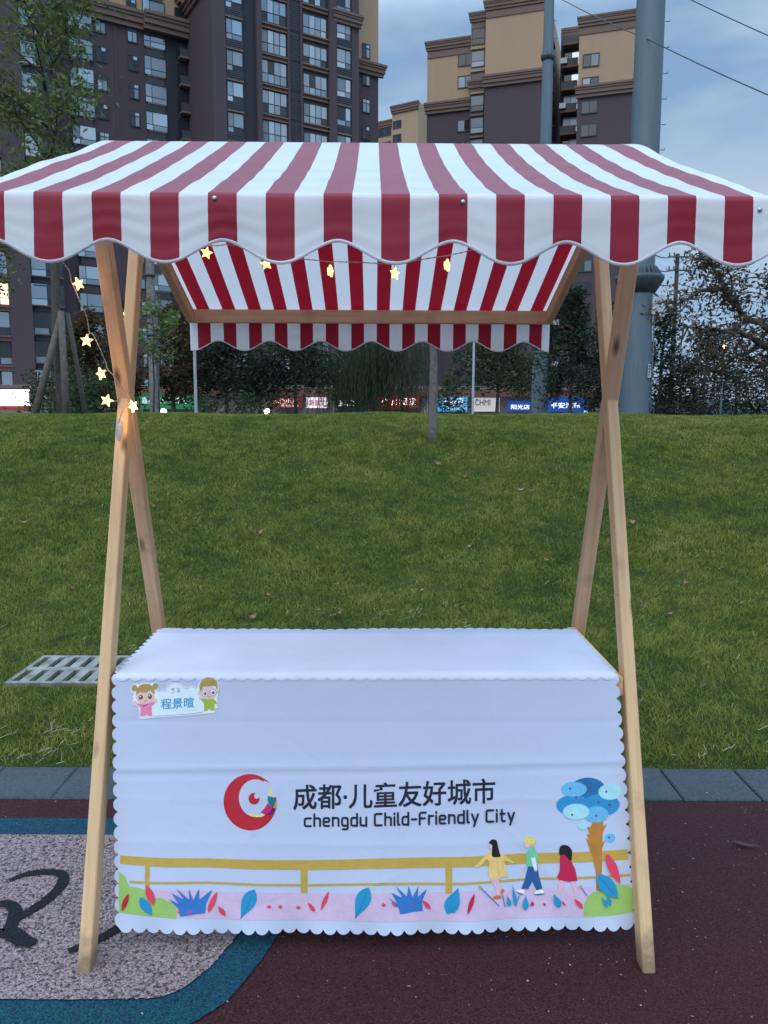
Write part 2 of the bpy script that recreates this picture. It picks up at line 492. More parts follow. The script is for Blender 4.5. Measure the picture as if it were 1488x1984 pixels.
M_tile = plain('clay_roof_tile', (0.22, 0.10, 0.07), 0.8, 0.3, 6)
def glass(name, col, metal, rough, lo=0.6):
    t = NT(name)
    g = t.n('ShaderNodeNewGeometry')
    c = t.ramp(g.outputs['Random Per Island'], [(0.0, tuple(x * lo for x in col)), (1.0, col)])
    t.set(color=c, metal=metal, rough=rough, spec=0.8)
    MATS[name] = t.mat
    return t.mat
M_glass = glass('sky_glass', (0.60, 0.66, 0.70), 0.85, 0.06, 0.5)
M_glassd = glass('dark_glass', (0.030, 0.035, 0.042), 0.0, 0.06, 0.4)
M_curtain = glass('curtained_glass', (0.30, 0.34, 0.38), 0.25, 0.25, 0.5)
M_lit = emit('lit_room', (1.0, 0.66, 0.33), 1.6)

# ---- street things
t = NT('galvanised_pole')
v = t.coord()
st = t.n('ShaderNodeMapping', {'Vector': v, 'Scale': (6, 6, 0.35)})
c = t.ramp(t.noise(st.outputs[0], 2.0, 6, 0.65), [(0.3, (0.108, 0.146, 0.166)), (0.7, (0.142, 0.182, 0.202))])
t.set(color=c, rough=0.55, metal=0.25, spec=0.4)
M_pole = t.mat
M_poled = plain('weathered_collar', (0.07, 0.085, 0.09), 0.7, 0.3, 8)
M_pvc = plain('pale_metal_pole', (0.40, 0.42, 0.45), 0.5, 0.1)
M_wire = plain('cable', (0.05, 0.055, 0.065), 0.7, 0.1)
M_ground = plain('street_asphalt', (0.055, 0.055, 0.058), 0.9, 0.25, 0.6)
M_hill = plain('far_hills', (0.032, 0.042, 0.045), 1.0, 0.3, 0.02)
M_fairy = emit('star_bulb_glow', (1.0, 0.60, 0.17), 1.75, (0.9, 0.8, 0.6))
M_fwire = plain('clear_wire', (0.46, 0.40, 0.36), 0.35, 0.15, 60)
t = NT('clear_plastic')
t.set(color=(0.62, 0.66, 0.72), rough=0.25, spec=0.6)
t.translucent((0.7, 0.72, 0.78), 0.4)
M_plastic = t.mat
M_lampo = emit('orange_lamp', (1.0, 0.42, 0.12), 9.0)
M_lampw = emit('white_lamp', (1.0, 0.93, 0.82), 7.0)
# ================================================================== SETTING
def S(x):
    x = min(1.0, max(0.0, x))
    return x * x * (3 - 2 * x)
STREET_Z = -1.0
def lawn_z(x, y):
    und = 0.035 * math.sin(x * 0.55 + 0.8) * math.sin(y * 0.5) + 0.02 * math.sin(x * 1.7 + y * 1.1)
    if y < 13.0:
        k = S((y - 4.45) / 8.7)
        return 1.475 * k + und * k * 0.8 - 0.012
    return 1.475 - 2.475 * S((y - 13.0) / 11.0) + und * 0.8 * S((24 - y) / 6) - 0.012

mb = MB()
mb.poly([(-1500, -1500, STREET_Z - 0.05), (1500, -1500, STREET_Z - 0.05), (1500, 2500, STREET_Z - 0.05), (-1500, 2500, STREET_Z - 0.05)])
tag(mb.build('ground', M_ground), kind='structure')
mb = MB()
mb.box(-40, 40, -30, 2.787, -0.6, 0.0)
tag(mb.build('playground_surface', M_maroon), kind='structure')

# lawn
xs = np.concatenate([np.linspace(-45, -9, 25)[:-1], np.linspace(-9, 9, 73), np.linspace(9, 45, 25)[1:]])
ys = np.concatenate([np.linspace(3.062, 14.6, 60), np.linspace(15.2, 26, 20)])
mb = MB()
for y in ys:
    for x in xs:
        mb.vert((x, y, lawn_z(x, y)))
nx = len(xs)
for j in range(len(ys) - 1):
    for i in range(nx - 1):
        a = j * nx + i
        mb.face((a, a + 1, a + nx + 1, a + nx), 0, True)
lawn = tag(mb.build('lawn', M_soil), kind='structure')

# kerb: granite slabs laid flush, with open joints
mb = MB()
rk = random.Random(4)
mb.box(-40, 40, 2.787, 3.062, -0.5, -0.006, 1)
x = -12.06
while x < 12:
    w = 0.30
    dz = rk.uniform(-0.002, 0.002)
    gp = 0.0035 if x > -0.3 else 0.0006
    a, b, c2, d = x + gp, x + w - gp, 2.791, 3.055 + rk.uniform(-0.006, 0.006)
    top = 0.010 + dz
    q = [(a, c2), (b, c2), (b, d), (a, d)]
    ins = [(a + 0.006, c2 + 0.006), (b - 0.006, c2 + 0.006), (b - 0.006, d - 0.006), (a + 0.006, d - 0.006)]
    lo = [mb.vert((p[0], p[1], -0.01)) for p in q]; hi = [mb.vert((p[0], p[1], top - 0.005)) for p in q]; tp = [mb.vert((p[0], p[1], top)) for p in ins]
    for k in range(4):
        k2 = (k + 1) % 4
        mb.face((lo[k], lo[k2], hi[k2], hi[k])); mb.face((hi[k], hi[k2], tp[k2], tp[k]))
    mb.face(tp)
    x += w
tag(mb.build('kerb', [M_kerb, M_moss]), kind='structure')

# coloured rubber inlay: grey panel with a teal border, and black painted strokes
def smooth_closed(pts, n=8):
    out = []
    m = len(pts)
    for i in range(m - 1):
        p0, p1, p2, p3 = (Vector(pts[max(i - 1, 0)]), Vector(pts[i]), Vector(pts[i + 1]), Vector(pts[min(i + 2, m - 1)]))
        for k in range(n):
            t = k / n
            out.append(0.5 * ((2 * p1) + (p2 - p0) * t + (2 * p0 - 5 * p1 + 4 * p2 - p3) * t * t + (3 * p1 - p0 - 3 * p2 + p3) * t ** 3))
    out.append(Vector(pts[-1]))
    return out
inner = [(-6, 1.767), (-0.9, 1.767), (-0.66, 1.770), (-0.591, 1.773), (-0.541, 1.784), (-0.498, 1.82), (-0.459, 1.879), (-0.429, 1.945), (-0.399, 2.047),
         (-0.392, 2.16), (-0.41, 2.29), (-0.46, 2.41), (-0.54, 2.49), (-0.66, 2.528), (-0.9, 2.532), (-6, 2.532)]
outer = [(-6, 1.655), (-0.9, 1.655), (-0.66, 1.656), (-0.56, 1.662), (-0.49, 1.680), (-0.456, 1.699), (-0.405, 1.75), (-0.365, 1.817), (-0.316, 1.945), (-0.294, 2.031),
         (-0.28, 2.16), (-0.30, 2.32), (-0.36, 2.47), (-0.46, 2.58), (-0.60, 2.640), (-0.9, 2.649), (-6, 2.649)]
rj = random.Random(8)
def sheet(pts, z, name, m, jit=0.0025):
    mb = MB()
    P = []
    for p in [Vector(pts[0])] + smooth_closed(pts[1:-1], 10) + [Vector(pts[-1])]:
        P.append((p.x + rj.uniform(-jit, jit), p.y + rj.uniform(-jit, jit), z))
    mb.poly(P)
    bm = bmesh.new()
    o = mb.build(name, m)
    return tag(o, kind='structure')
sheet(outer, 0.004, 'teal_border_marking', M_teal)
sheet(inner, 0.008, 'grey_panel_marking', M_grey)
def px_ground(L_, z=0.012):
    return [at_z(x, y, z) for x, y in L_]
def stroke_mark(mb, pts, wid):
    P = smooth_closed([(p.x, p.y) for p in pts], 8)
    n = len(P)
    le, ri = [], []
    for i, p in enumerate(P):
        t = (P[min(i + 1, n - 1)] - P[max(i - 1, 0)]).normalized()
        w = np.interp(i / (n - 1), np.linspace(0, 1, len(wid)), wid) * 0.46
        nn = Vector((-t.y, t.x)) * w
        j = Vector((rj.uniform(-1, 1), rj.uniform(-1, 1))) * 0.0018
        le.append(mb.vert((p.x + nn.x + j.x, p.y + nn.y + j.y, stroke_mark.z))); ri.append(mb.vert((p.x - nn.x - j.x, p.y - nn.y + j.y, stroke_mark.z)))
    for i in range(n - 1):
        mb.face((ri[i], ri[i + 1], le[i + 1], le[i]))
    stroke_mark.z += 0.0006
stroke_mark.z = 0.012
mb = MB()
sc = lambda L_: [(x / 3.543, 1640 + y / 3.543) for x, y in L_]
stroke_mark(mb, px_ground(sc([(60, 235), (150, 195), (240, 178), (330, 172), (410, 182), (437, 210), (420, 262), (350, 340), (270, 400), (180, 455), (100, 500), (70, 540)])), [0.012, 0.03, 0.032, 0.036, 0.038, 0.036, 0.034, 0.03])
stroke_mark(mb, px_ground(sc([(-90, 420), (0, 392), (70, 402), (105, 440), (85, 520), (40, 585), (-20, 590), (-90, 560)])), [0.03, 0.036, 0.042, 0.04, 0.036])
stroke_mark(mb, px_ground(sc([(40, 575), (90, 600), (150, 640), (235, 670)])), [0.05, 0.055, 0.05, 0.034])
stroke_mark(mb, px_ground(sc([(470, 720), (560, 685), (660, 645), (760, 590), (830, 545), (900, 490), (950, 430)])), [0.022, 0.03, 0.032, 0.03, 0.03])
tag(mb.build('painted_lettering_on_ground', M_black), kind='structure')

# grass blades over the visible part of the lawn
rng = np.random.default_rng(11)
def blades(y0, y1, dens, hgt, wid, xk=0.62):
    area = 0.5 * ((2 * xk * y0 + 1.2) + (2 * xk * y1 + 1.2)) * (y1 - y0)
    n = int(area * dens)
    y = y0 + (y1 - y0) * rng.random(n)
    hw = xk * y + 0.6
    x = (rng.random(n) * 2 - 1) * hw
    return x, y, np.full(n, hgt), np.full(n, wid)
B_ = [blades(3.062, 4.6, 7600, 0.034, 0.0030), blades(4.6, 6.5, 8200, 0.034, 0.0038), blades(6.5, 9.5, 5200, 0.036, 0.0052), blades(9.5, 14.3, 3200, 0.038, 0.0075)]
bx, by, bh, bw = [np.concatenate(q) for q in zip(*B_)]
# keep the drain grate clear
keep = ~((bx > -2.02 + 0.06 * np.sin(by * 33)) & (bx < -1.35) & (by > 4.105 + 0.022 * np.sin(bx * 17) + 0.012 * np.sin(bx * 43)) & (by < 4.535))
bx, by, bh, bw = bx[keep], by[keep], bh[keep], bw[keep]
n = len(bx)
bz = np.array([lawn_z(a, b) for a, b in zip(bx, by)])
tuft = 0.5 + 0.5 * np.sin(bx * 3.1 + 1.3 * np.sin(by * 2.3)) * np.sin(by * 3.7 + 1.1 * np.sin(bx * 2.9 + 1))
tuft2 = 0.5 + 0.5 * np.sin(bx * 9.1 + 2 * np.sin(by * 5.3)) * np.sin(by * 8.7 + 1.7 * np.sin(bx * 6.9))
bh = bh * (0.50 + 0.42 * tuft + 0.38 * tuft2) * rng.uniform(0.6, 1.3, n)
edge = np.clip((by - 3.062) / 0.12, 0.35, 1.0)
bh = bh * edge
az = rng.uniform(0, 2 * np.pi, n)
lean = rng.uniform(0.3, 1.7, n)
comb = 0.5 * np.sin(bx * 1.3 + by * 0.7)
dx, dy = np.cos(az) * lean + comb * 0.3, np.sin(az) * lean - 0.15
wa = az + np.pi / 2 + rng.uniform(-0.6, 0.6, n)
wx, wy = np.cos(wa) * bw / 2, np.sin(wa) * bw / 2
V = np.empty((n, 5, 3), np.float32)
b0 = np.stack([bx, by, bz - 0.004], 1)
mid = b0 + np.stack([dx * bh * 0.35, dy * bh * 0.35, bh * 0.6], 1)
tip = b0 + np.stack([dx * bh, dy * bh, bh * 0.95], 1)
wv = np.stack([wx, wy, np.zeros(n)], 1)
V[:, 0], V[:, 1], V[:, 2], V[:, 3], V[:, 4] = b0 - wv, b0 + wv, mid + wv * 0.8, mid - wv * 0.8, tip
tag(link_mesh('grass', np_mesh('grass', V.reshape(-1, 3), 5, M_grass, quadsplit=[(0, 1, 2, 3), (3, 2, 4)])), 'short green grass covering the sloping lawn', 'grass', kind='stuff')

# dry straw and clippings in the grass
n = 1300
sx = rng.uniform(-1, 1, n); sy = 3.07 + 7.5 * rng.random(n) ** 1.6
sx = sx * (0.6 * sy + 0.4)
cl = rng.integers(0, 60, n)
ccx = rng.uniform(-1, 1, 60); ccy = 3.2 + 6.0 * rng.random(60) ** 1.5; ccx = ccx * (0.55 * ccy)
use = rng.random(n) < 0.55
sx = np.where(use, ccx[cl] + rng.normal(0, 0.06, n), sx); sy = np.where(use, np.maximum(3.06, ccy[cl] + rng.normal(0, 0.05, n)), sy)
V = np.empty((n, 4, 3), np.float32)
for i in range(n):
    a = rng.uniform(0, math.pi); l = rng.uniform(0.008, 0.032); w = 0.0014
    z = lawn_z(sx[i], sy[i]) + rng.uniform(0.014, 0.034)
    d = np.array([math.cos(a) * l, math.sin(a) * l, rng.uniform(-0.006, 0.012)]); p = np.array([-math.sin(a) * w, math.cos(a) * w, 0.0006])
    c0 = np.array([sx[i], sy[i], z])
    V[i] = [c0 - d - p, c0 + d * 0.9 - p, c0 + d + p, c0 - d * 0.9 + p]
tag(link_mesh('dry_grass', np_mesh('dry_grass', V.reshape(-1, 3), 4, M_straw)), 'pale dry clippings lying in the lawn', 'dry grass', kind='stuff')
# pale flecks of debris on the rubber and kerb
n = 1100
V = np.empty((n, 4, 3), np.float32)
for i in range(n):
    x = rng.uniform(-2.2, 2.4); y = 1.2 + 1.85 * rng.random()
    on_grey = x < -0.40 and 1.72 < y < 2.6
    s = 0.0011 + 0.0042 * rng.random() ** 2.2 * (0.4 if on_grey else 1)
    z = 0.0125 if (x < -0.25 and 1.6 < y < 2.7) else (0.0135 if y > 2.78 else 0.002)
    a = rng.uniform(0, math.pi); k = rng.uniform(0.35, 0.9)
    u = np.array([math.cos(a), math.sin(a), 0]) * s; w = np.array([-math.sin(a), math.cos(a), 0.25]) * s * k
    c0 = np.array([x, y, z + s * 0.3])
    V[i] = [c0 - u, c0 - w, c0 + u * rng.uniform(0.6, 1.2), c0 + w]
tag(link_mesh('ground_litter', np_mesh('ground_litter', V.reshape(-1, 3), 4, M_litter)), 'pale flecks of debris scattered on the rubber surface', 'litter', kind='stuff')

# fallen leaves on the lawn, one by one
def leaf_mesh(name, ln, wd, curl, m):
    mb = MB()
    n = 6
    rows = []
    for i in range(n + 1):
        t = i / n
        w = wd * math.sin(math.pi * min(1, t * 0.94 + 0.05)) ** 0.8 / 2
        z = curl * (t - 0.5) ** 2 * ln * 2
        rows.append([mb.vert((t * ln - ln / 2, -w, z + w * 0.5)), mb.vert((t * ln - ln / 2, 0, z)), mb.vert((t * ln - ln / 2, w, z + w * 0.4))])
    for a, b in zip(rows, rows[1:]):
        for k in range(2):
            mb.face((a[k], b[k], b[k + 1], a[k + 1]), 0, True)
    return mb.mesh(name, m)
lm = [leaf_mesh('fallen_leaf', 0.075, 0.038, 0.9, M_dryleaf), leaf_mesh('fallen_leaf', 0.06, 0.022, 1.4, M_dryleaf), leaf_mesh('fallen_leaf', 0.09, 0.034, 0.5, M_litter)]
rl = random.Random(3)
spots = [(815, 1153, 2), (1142, 1172, 0), (1300, 1198, 0), (655, 1200, 0), (520, 1165, 0), (490, 1205, 0), (910, 1065, 0), (850, 905, 0), (1060, 1093, 0), (1330, 1140, 0), (140, 1155, 0), (45, 1020, 0),
         (300, 988, 1), (190, 915, 1), (500, 1040, 1), (1010, 835, 1), (1105, 832, 1), (1270, 870, 1), (900, 930, 1), (565, 985, 1), (640, 1105, 0), (1370, 1155, 1), (1420, 910, 1), (1430, 1085, 1),
         (705, 940, 1), (780, 870, 1), (1230, 1020, 0), (120, 830, 1), (287, 822, 1), (560, 1180, 1), (980, 1010, 1), (330, 1130, 0), (95, 935, 1), (1190, 1180, 0), (1010, 955, 2), (400, 905, 2)]
def lawn_hit(px, py):
    d = ray(px, py).normalized()
    p = Vector((0, 0, CAM_H)); s = 2.0
    while s < 30:
        q = p + d * s
        if q.y > 3.06 and q.z < lawn_z(q.x, q.y):
            return q
        s += 0.01
    return None
for px, py, k in spots[:12] + spots[12::2]:
    q = lawn_hit(px, py)
    if q is None: continue
    o = link_mesh('fallen_leaf', lm[k])
    o.location = (q.x, q.y, lawn_z(q.x, q.y) + 0.032)
    sc_ = rl.uniform(0.6, 1.15) * (1.35 if q.y > 7 else 0.85)
    o.scale = (sc_, sc_, sc_)
    o.rotation_euler = (rl.uniform(-0.6, 0.6), rl.uniform(-0.4, 0.4), rl.uniform(0, 6.28))
    tag(o, 'curled dry fallen leaf lying in the grass', 'leaf', 'dry leaves scattered on the lawn')
o = link_mesh('fallen_leaf', leaf_mesh('fallen_leaf', 0.085, 0.018, 0.25, plain('olive_leaf', (0.040, 0.034, 0.028), 0.8)))
p = at_z(1445, 1638, 0.008); o.location = p; o.rotation_euler = (0.1, 0, -0.35)
tag(o, 'long olive fallen leaf on the maroon rubber right of the stall', 'leaf')

# storm drain grate in the grass
gr = empty('drain_grate', (-1.695, 4.305, 0.0), 0, 'pale concrete slotted drain grate sunk in the grass behind the left leg', 'drain grate')
mb = MB()
gx, gy, gz = 0.36, 0.245, 0.009
ns = 8
pit = 2 * gx / ns
ya = [-gy, -gy + 0.035, -0.028, 0.028, gy - 0.035, gy]
sl = 0.025
for r0, r1 in ((0, 1), (2, 3), (4, 5)):
    mb.box(-gx, gx, ya[r0], ya[r1], -0.10, gz)
for r0, r1 in ((1, 2), (3, 4)):
    for k in range(ns + 1):
        x0 = -gx + k * pit - 0.026; x1 = x0 + 0.052
        x0, x1 = max(-gx, x0), min(gx, x1)
        mb.box(x0, x1, ya[r0], ya[r1], -0.10, gz - 0.0006)
grate = mb.build('grate', M_concrete, gr)
mb = MB(); mb.box(-gx + 0.01, gx - 0.01, -gy + 0.01, gy - 0.01, -0.14, -0.075)
mb.build('pit', M_dark, gr)
# ================================================================== MARKET STALL
PER = 0.111
YAW = R(0.8038)
XS = -0.048
def loc_xy(p):                        # world -> stall coordinates
    x, y = p[0] - XS, p[1] - 2.5
    return Vector((x * math.cos(YAW) + y * math.sin(YAW), -x * math.sin(YAW) + y * math.cos(YAW), p[2]))
stall = empty('market_stall', (XS, 2.5, 0), YAW, 'wooden market stall with crossed pine legs and a red and white striped awning', 'market stall')

def member(name, p0, p1, wx, wd, mat, parent, cut0=None, ch=0.003):
    """squared timber from p0 to p1; wx across (towards x), wd the other way; cut0 = z of a level foot"""
    p0, p1 = Vector(p0), Vector(p1)
    z = (p1 - p0).normalized()
    ref = Vector((1, 0, 0)) if abs(z.x) < 0.9 else Vector((0, 0, 1))
    y = z.cross(ref).normalized(); x = y.cross(z).normalized()
    Mx = Matrix((x, y, z)).transposed().to_4x4(); Mx.translation = p0
    ln = (p1 - p0).length
    prof = [(-wx / 2 + ch, -wd / 2), (wx / 2 - ch, -wd / 2), (wx / 2, -wd / 2 + ch), (wx / 2, wd / 2 - ch), (wx / 2 - ch, wd / 2), (-wx / 2 + ch, wd / 2), (-wx / 2, wd / 2 - ch), (-wx / 2, -wd / 2 + ch)]
    mb = MB()
    r = []
    for zz in (0, ln):
        ring = []
        for a, b in prof:
            q = zz
            if zz == 0 and cut0 is not None:
                wp = Mx @ Vector((a, b, 0)); q = -(wp.z - cut0) / z.z
            ring.append(mb.vert((a, b, q)))
        r.append(ring)
    for k in range(8):
        mb.face((r[0][k], r[0][(k + 1) % 8], r[1][(k + 1) % 8], r[1][k]))
    mb.face(r[0][::-1]); mb.face(r[1])
    o = mb.build(name, mat, parent)
    o.matrix_local = Mx
    return o

YF, ZF, YR, ZR, YB, ZB = 1.5694 - 2.5, 1.8767, 2.4508 - 2.5, 2.2682, 3.4425 - 2.5, 1.905
XE = 7.05 * PER
def fA(z): return -0.609 + 0.3389 * z
def fB(z): return 0.409 - 0.3416 * z
def hx(s, z): return s * 0.739
for s in (-1, 1):
    m1, m2 = (M_woodleg, M_wood2)
    member('leg', (hx(s, 0), fA(0), 0), (hx(s, 2.1), fA(2.1), 2.10), 0.034, 0.050, m1, stall, 0.008 if s < 0 else 0.0)
    member('leg', (hx(s, 0), fB(0), 0), (hx(s, 2.1), fB(2.1), 2.10), 0.0405, 0.046, m2, stall, 0.010)
def slope_z(y):                       # straight line of the roof timbers
    if y < YR: return ZF + (ZR - ZF) * (y - YF) / (YR - YF)
    return ZB + (ZR - ZB) * (YB - y) / (YB - YR)
for s in (-1, 1):
    x = s * (XE - 0.014)
    member('rafter', (x, YF + 0.028, slope_z(YF) - 0.040), (x, YR - 0.02, ZR - 0.066), 0.030, 0.05, M_wood2, stall)
    member('rafter', (x, YB - 0.028, ZB - 0.036), (x, YR + 0.02, ZR - 0.066), 0.030, 0.05, M_wood2, stall)
member('ridge_beam', (-XE + 0.03, YR, ZR - 0.052), (XE - 0.03, YR, ZR - 0.052), 0.03, 0.032, M_wood, stall)
member('front_beam', (-XE + 0.03, YF + 0.022, ZF - 0.036), (XE - 0.03, YF + 0.022, ZF - 0.036), 0.05, 0.03, M_wood2, stall)
member('rear_beam', (-XE + 0.001, YB - 0.021, ZB - 0.034), (XE - 0.001, YB - 0.021, ZB - 0.034), 0.055, 0.03, M_wood2, stall)
# table: side rails between the legs, cross rails and boards under the cloth
for s in (-1, 1):
    xr = -0.685 if s < 0 else 0.706
    member('table_rail', (xr, -0.386, 0.690), (xr, 0.135, 0.690), 0.030, 0.056, M_wood, stall)
member('table_rail', (-0.70, -0.372, 0.697), (0.70, -0.372, 0.697), 0.044, 0.022, M_wood, stall)
member('table_rail', (-0.70, 0.045, 0.697), (0.70, 0.045, 0.697), 0.044, 0.022, M_wood, stall)
mb = MB(); mb.box(-0.698, 0.698, -0.384, 0.062, 0.7195, 0.7275)
mb.build('table_top', M_wood, stall)

# ---- awning: slopes, valances
NX_PER = 4
edges = [(-6.75 + i * 0.5) * PER for i in range(28)]      # stripe borders: red from edges[2j] to edges[2j+1]
bounds = [-XE] + edges + [XE]
cols = []
for a, b in zip(bounds, bounds[1:]):
    mid = (a + b) / 2
    ph = (mid / PER + 6.75) % 1.0
    red = ph < 0.5 and edges[0] < mid < edges[-1]
    n = max(1, int(round((b - a) / PER * 2 * NX_PER)))
    for k in range(n):
        cols.append((a + (b - a) * k / n, a + (b - a) * (k + 1) / n, 0 if red else 1))
xb = [c[0] for c in cols] + [XE]
rw = random.Random(21)
WV = [(rw.uniform(2, 9), rw.uniform(3, 16), rw.uniform(0, 6.28), rw.uniform(0.3, 1.0)) for _ in range(10)]
def ripple(x, t):
    return sum(a * math.sin(fx * x * 1.6 + ft * t + ph) for fx, ft, ph, a in WV) / 6.0
def edge_wave(x):
    return math.sin(x * 41 + 0.6 * math.sin(x * 13))
def slope_pt(x, t, front=True):
    y0, z0, y1, z1 = (YR, ZR, YF, ZF) if front else (YR, ZR, YB, ZB)
    ex = max(0.0, (abs(x) - (XE - 0.16)) / 0.16)
    sag = (0.012 + 0.006 * math.sin(x * 4.0)) * (1 - 0.8 * ex)
    y = y0 + (y1 - y0) * t
    z = z0 + (z1 - z0) * t - 4 * sag * t * (1 - t)
    z += (0.0038 if front else 0.0015) * ripple(x, t * 3.0) * min(1, 6 * t) * min(1, 7 * (1 - t))
    if front:
        ex = max(0.0, (abs(x) - (XE - 0.10)) / 0.10)
        z += 0.0025 * ex * math.sin(t * 9.4 + (0.4 if x > 0 else 2.2)) * math.sin(math.pi * t)
        z += 0.0020 * math.sin(x * 57 + 9 * t + 1.5 * math.sin(x * 11)) * math.exp(-((1 - t) / 0.20) ** 2) * min(1, 7 * (1 - t))
        if x > 0: z += 0.007 * ex * math.exp(-((t - 0.17) / 0.12) ** 2)
    if t < 0.08:                      # soft fold over the ridge
        z -= 0.006 * (1 - t / 0.08) ** 2
    return Vector((x, y, z))
def rows_to_mesh(mb, rows):
    ids = [[mb.vert(p) for p in r] for r in rows]
    for a, b in zip(ids, ids[1:]):
        for i, c in enumerate(cols):
            mb.face((a[i], a[i + 1], b[i + 1], b[i]), c[2], True)
    return ids
mb = MB()
NT_ = 40
rows = [[slope_pt(x, 1 - j / NT_, False) for x in xb] for j in range(NT_ + 1)] + [[slope_pt(x, j / NT_, True) for x in xb] for j in range(1, NT_ + 1)]
rows_to_mesh(mb, rows)
awning = mb.build('awning', [M_cred, M_cwhite], stall)

def val_drop(x, hi, lo, sh=0.0):
    # lowest in the middle of every other red stripe
    ph = (x / PER + 6.5 - sh) / 2.0
    c = 0.5 - 0.5 * math.cos(2 * math.pi * (ph - 0.0))
    c = c ** 0.9
    d = hi + (lo - hi) * c
    return d
def valance(front):
    mb = MB()
    NR = 14
    hi, lo = (0.100, 0.143) if front else (0.140, 0.182)
    sh = 0.0 if front else 0.55
    yy, sgn = (YF, -1) if front else (YB, 1)
    rows, hemtop, hembot = [], [], []
    def pt(x, f):
        d = val_drop(x, hi, lo, sh)
        k = f * d
        base = slope_pt(x, 1.0, front)
        r = 0.010                     # rounded fold over the beam
        if k < r * 1.57:
            th = k / r
            oy, oz = r * math.sin(th), -r * (1 - math.cos(th))
        else:
            oy, oz = r, -r - (k - r * 1.57)
        for xs_, dr in ((-2.63 * PER, 0.8), (1.67 * PER, 1.0), (4.2 * PER, -0.9), (-5.2 * PER, -0.7)):
            cl_ = x - (xs_ + dr * 0.13 * (f - 0.2))
            oy += 0.0032 * math.exp(-abs(cl_) / 0.011) * max(0.0, min(1.0, (f - 0.12) * 5)) * max(0.0, 1 - f * 0.85)
        w = 0.0034 * (f ** 1.3) * math.sin(x * 28.3 + 0.8 * math.sin(x * 7)) + 0.0022 * ripple(x * 1.4, f * 2 + 4) * min(1, 3 * f)
        oy += w + 0.006 * f
        return Vector((base.x, yy + sgn * oy, base.z + oz))
    rows = [[pt(x, j / NR) for x in xb] for j in range(NR + 1)]
    ids = [[mb.vert(p) for p in r] for r in rows]
    for a, b in zip(ids, ids[1:]):
        for i, c in enumerate(cols):
            q = (a[i], a[i + 1], b[i + 1], b[i])
            mb.face(q if sgn < 0 else q[::-1], c[2], True)
    o = mb.build('valance', [M_cred, M_cwhite], awning)
    # hem tape folded round the scalloped edge
    hb = MB()
    fine = np.linspace(-XE, XE, 420)
    hw = 0.0056 if front else 0.0042
    ring = []
    for x in fine:
        d = val_drop(x, hi, lo, sh)
        p1 = pt(x, 1.0); p0 = pt(x, 1.0 - hw / d)
        o_ = 0.0009
        ring.append([hb.vert((p0.x, p0.y - o_, p0.z)), hb.vert((p1.x, p1.y - o_, p1.z - 0.001)), hb.vert((p1.x, p1.y + o_, p1.z - 0.001)), hb.vert((p0.x, p0.y + o_, p0.z))])
    for a, b in zip(ring, ring[1:]):
        for k in range(3):
            hb.face((a[k], b[k], b[k + 1], a[k + 1]), 0, True)
    hb.build('hem', M_hem, awning)
    return pt
vpt = valance(True)
valance(False)
for k, (x, f) in enumerate([(-2.63 * PER + 0.0, 0.20), (1.67 * PER, 0.235), (6.86 * PER, 0.27)]):
    p = vpt(x, f)
    mb = MB()
    prof = [(0.0062, 0.0), (0.0062, 0.0015), (0.0045, 0.0030), (0.0020, 0.0036)]
    mb.lathe(prof, 16)
    o = mb.build('snap_button', M_steel, awning)
    o.scale = (0.72, 0.72, 0.72)
    o.rotation_euler = (math.pi / 2, 0, 0)
    o.location = (p.x, p.y - 0.0012, p.z)

# ================================================================== TABLECLOTH
CW = 0.706
T_TOP = 0.463
HEAD = Vector((-0.147, -0.654)).normalized()         # (y, z) direction of the hanging front
phi1 = math.acos(-HEAD.x)                             # turn from level (-y) to the hang
TMAX = 0.463 + 0.6703
_N = 2400
_ts = np.linspace(-0.02, TMAX + 0.05, _N)
def _phi(t):
    k = (t - (T_TOP - 0.013)) / 0.026
    return phi1 * S(k)
_py, _pz = [0.071 + 0.02], [0.7292]
for a, b in zip(_ts, _ts[1:]):
    ph = _phi((a + b) / 2)
    _py.append(_py[-1] - math.cos(ph) * (b - a)); _pz.append(_pz[-1] - math.sin(ph) * (b - a))
SHEAR = 0.031
_rc = random.Random(14)
CREASES = [(_rc.uniform(-0.68, 0.68), _rc.uniform(0.05, 0.64), _rc.uniform(-1.2, 1.2), _rc.uniform(0.03, 0.10), _rc.uniform(-0.0011, 0.0013)) for _ in range(26)]
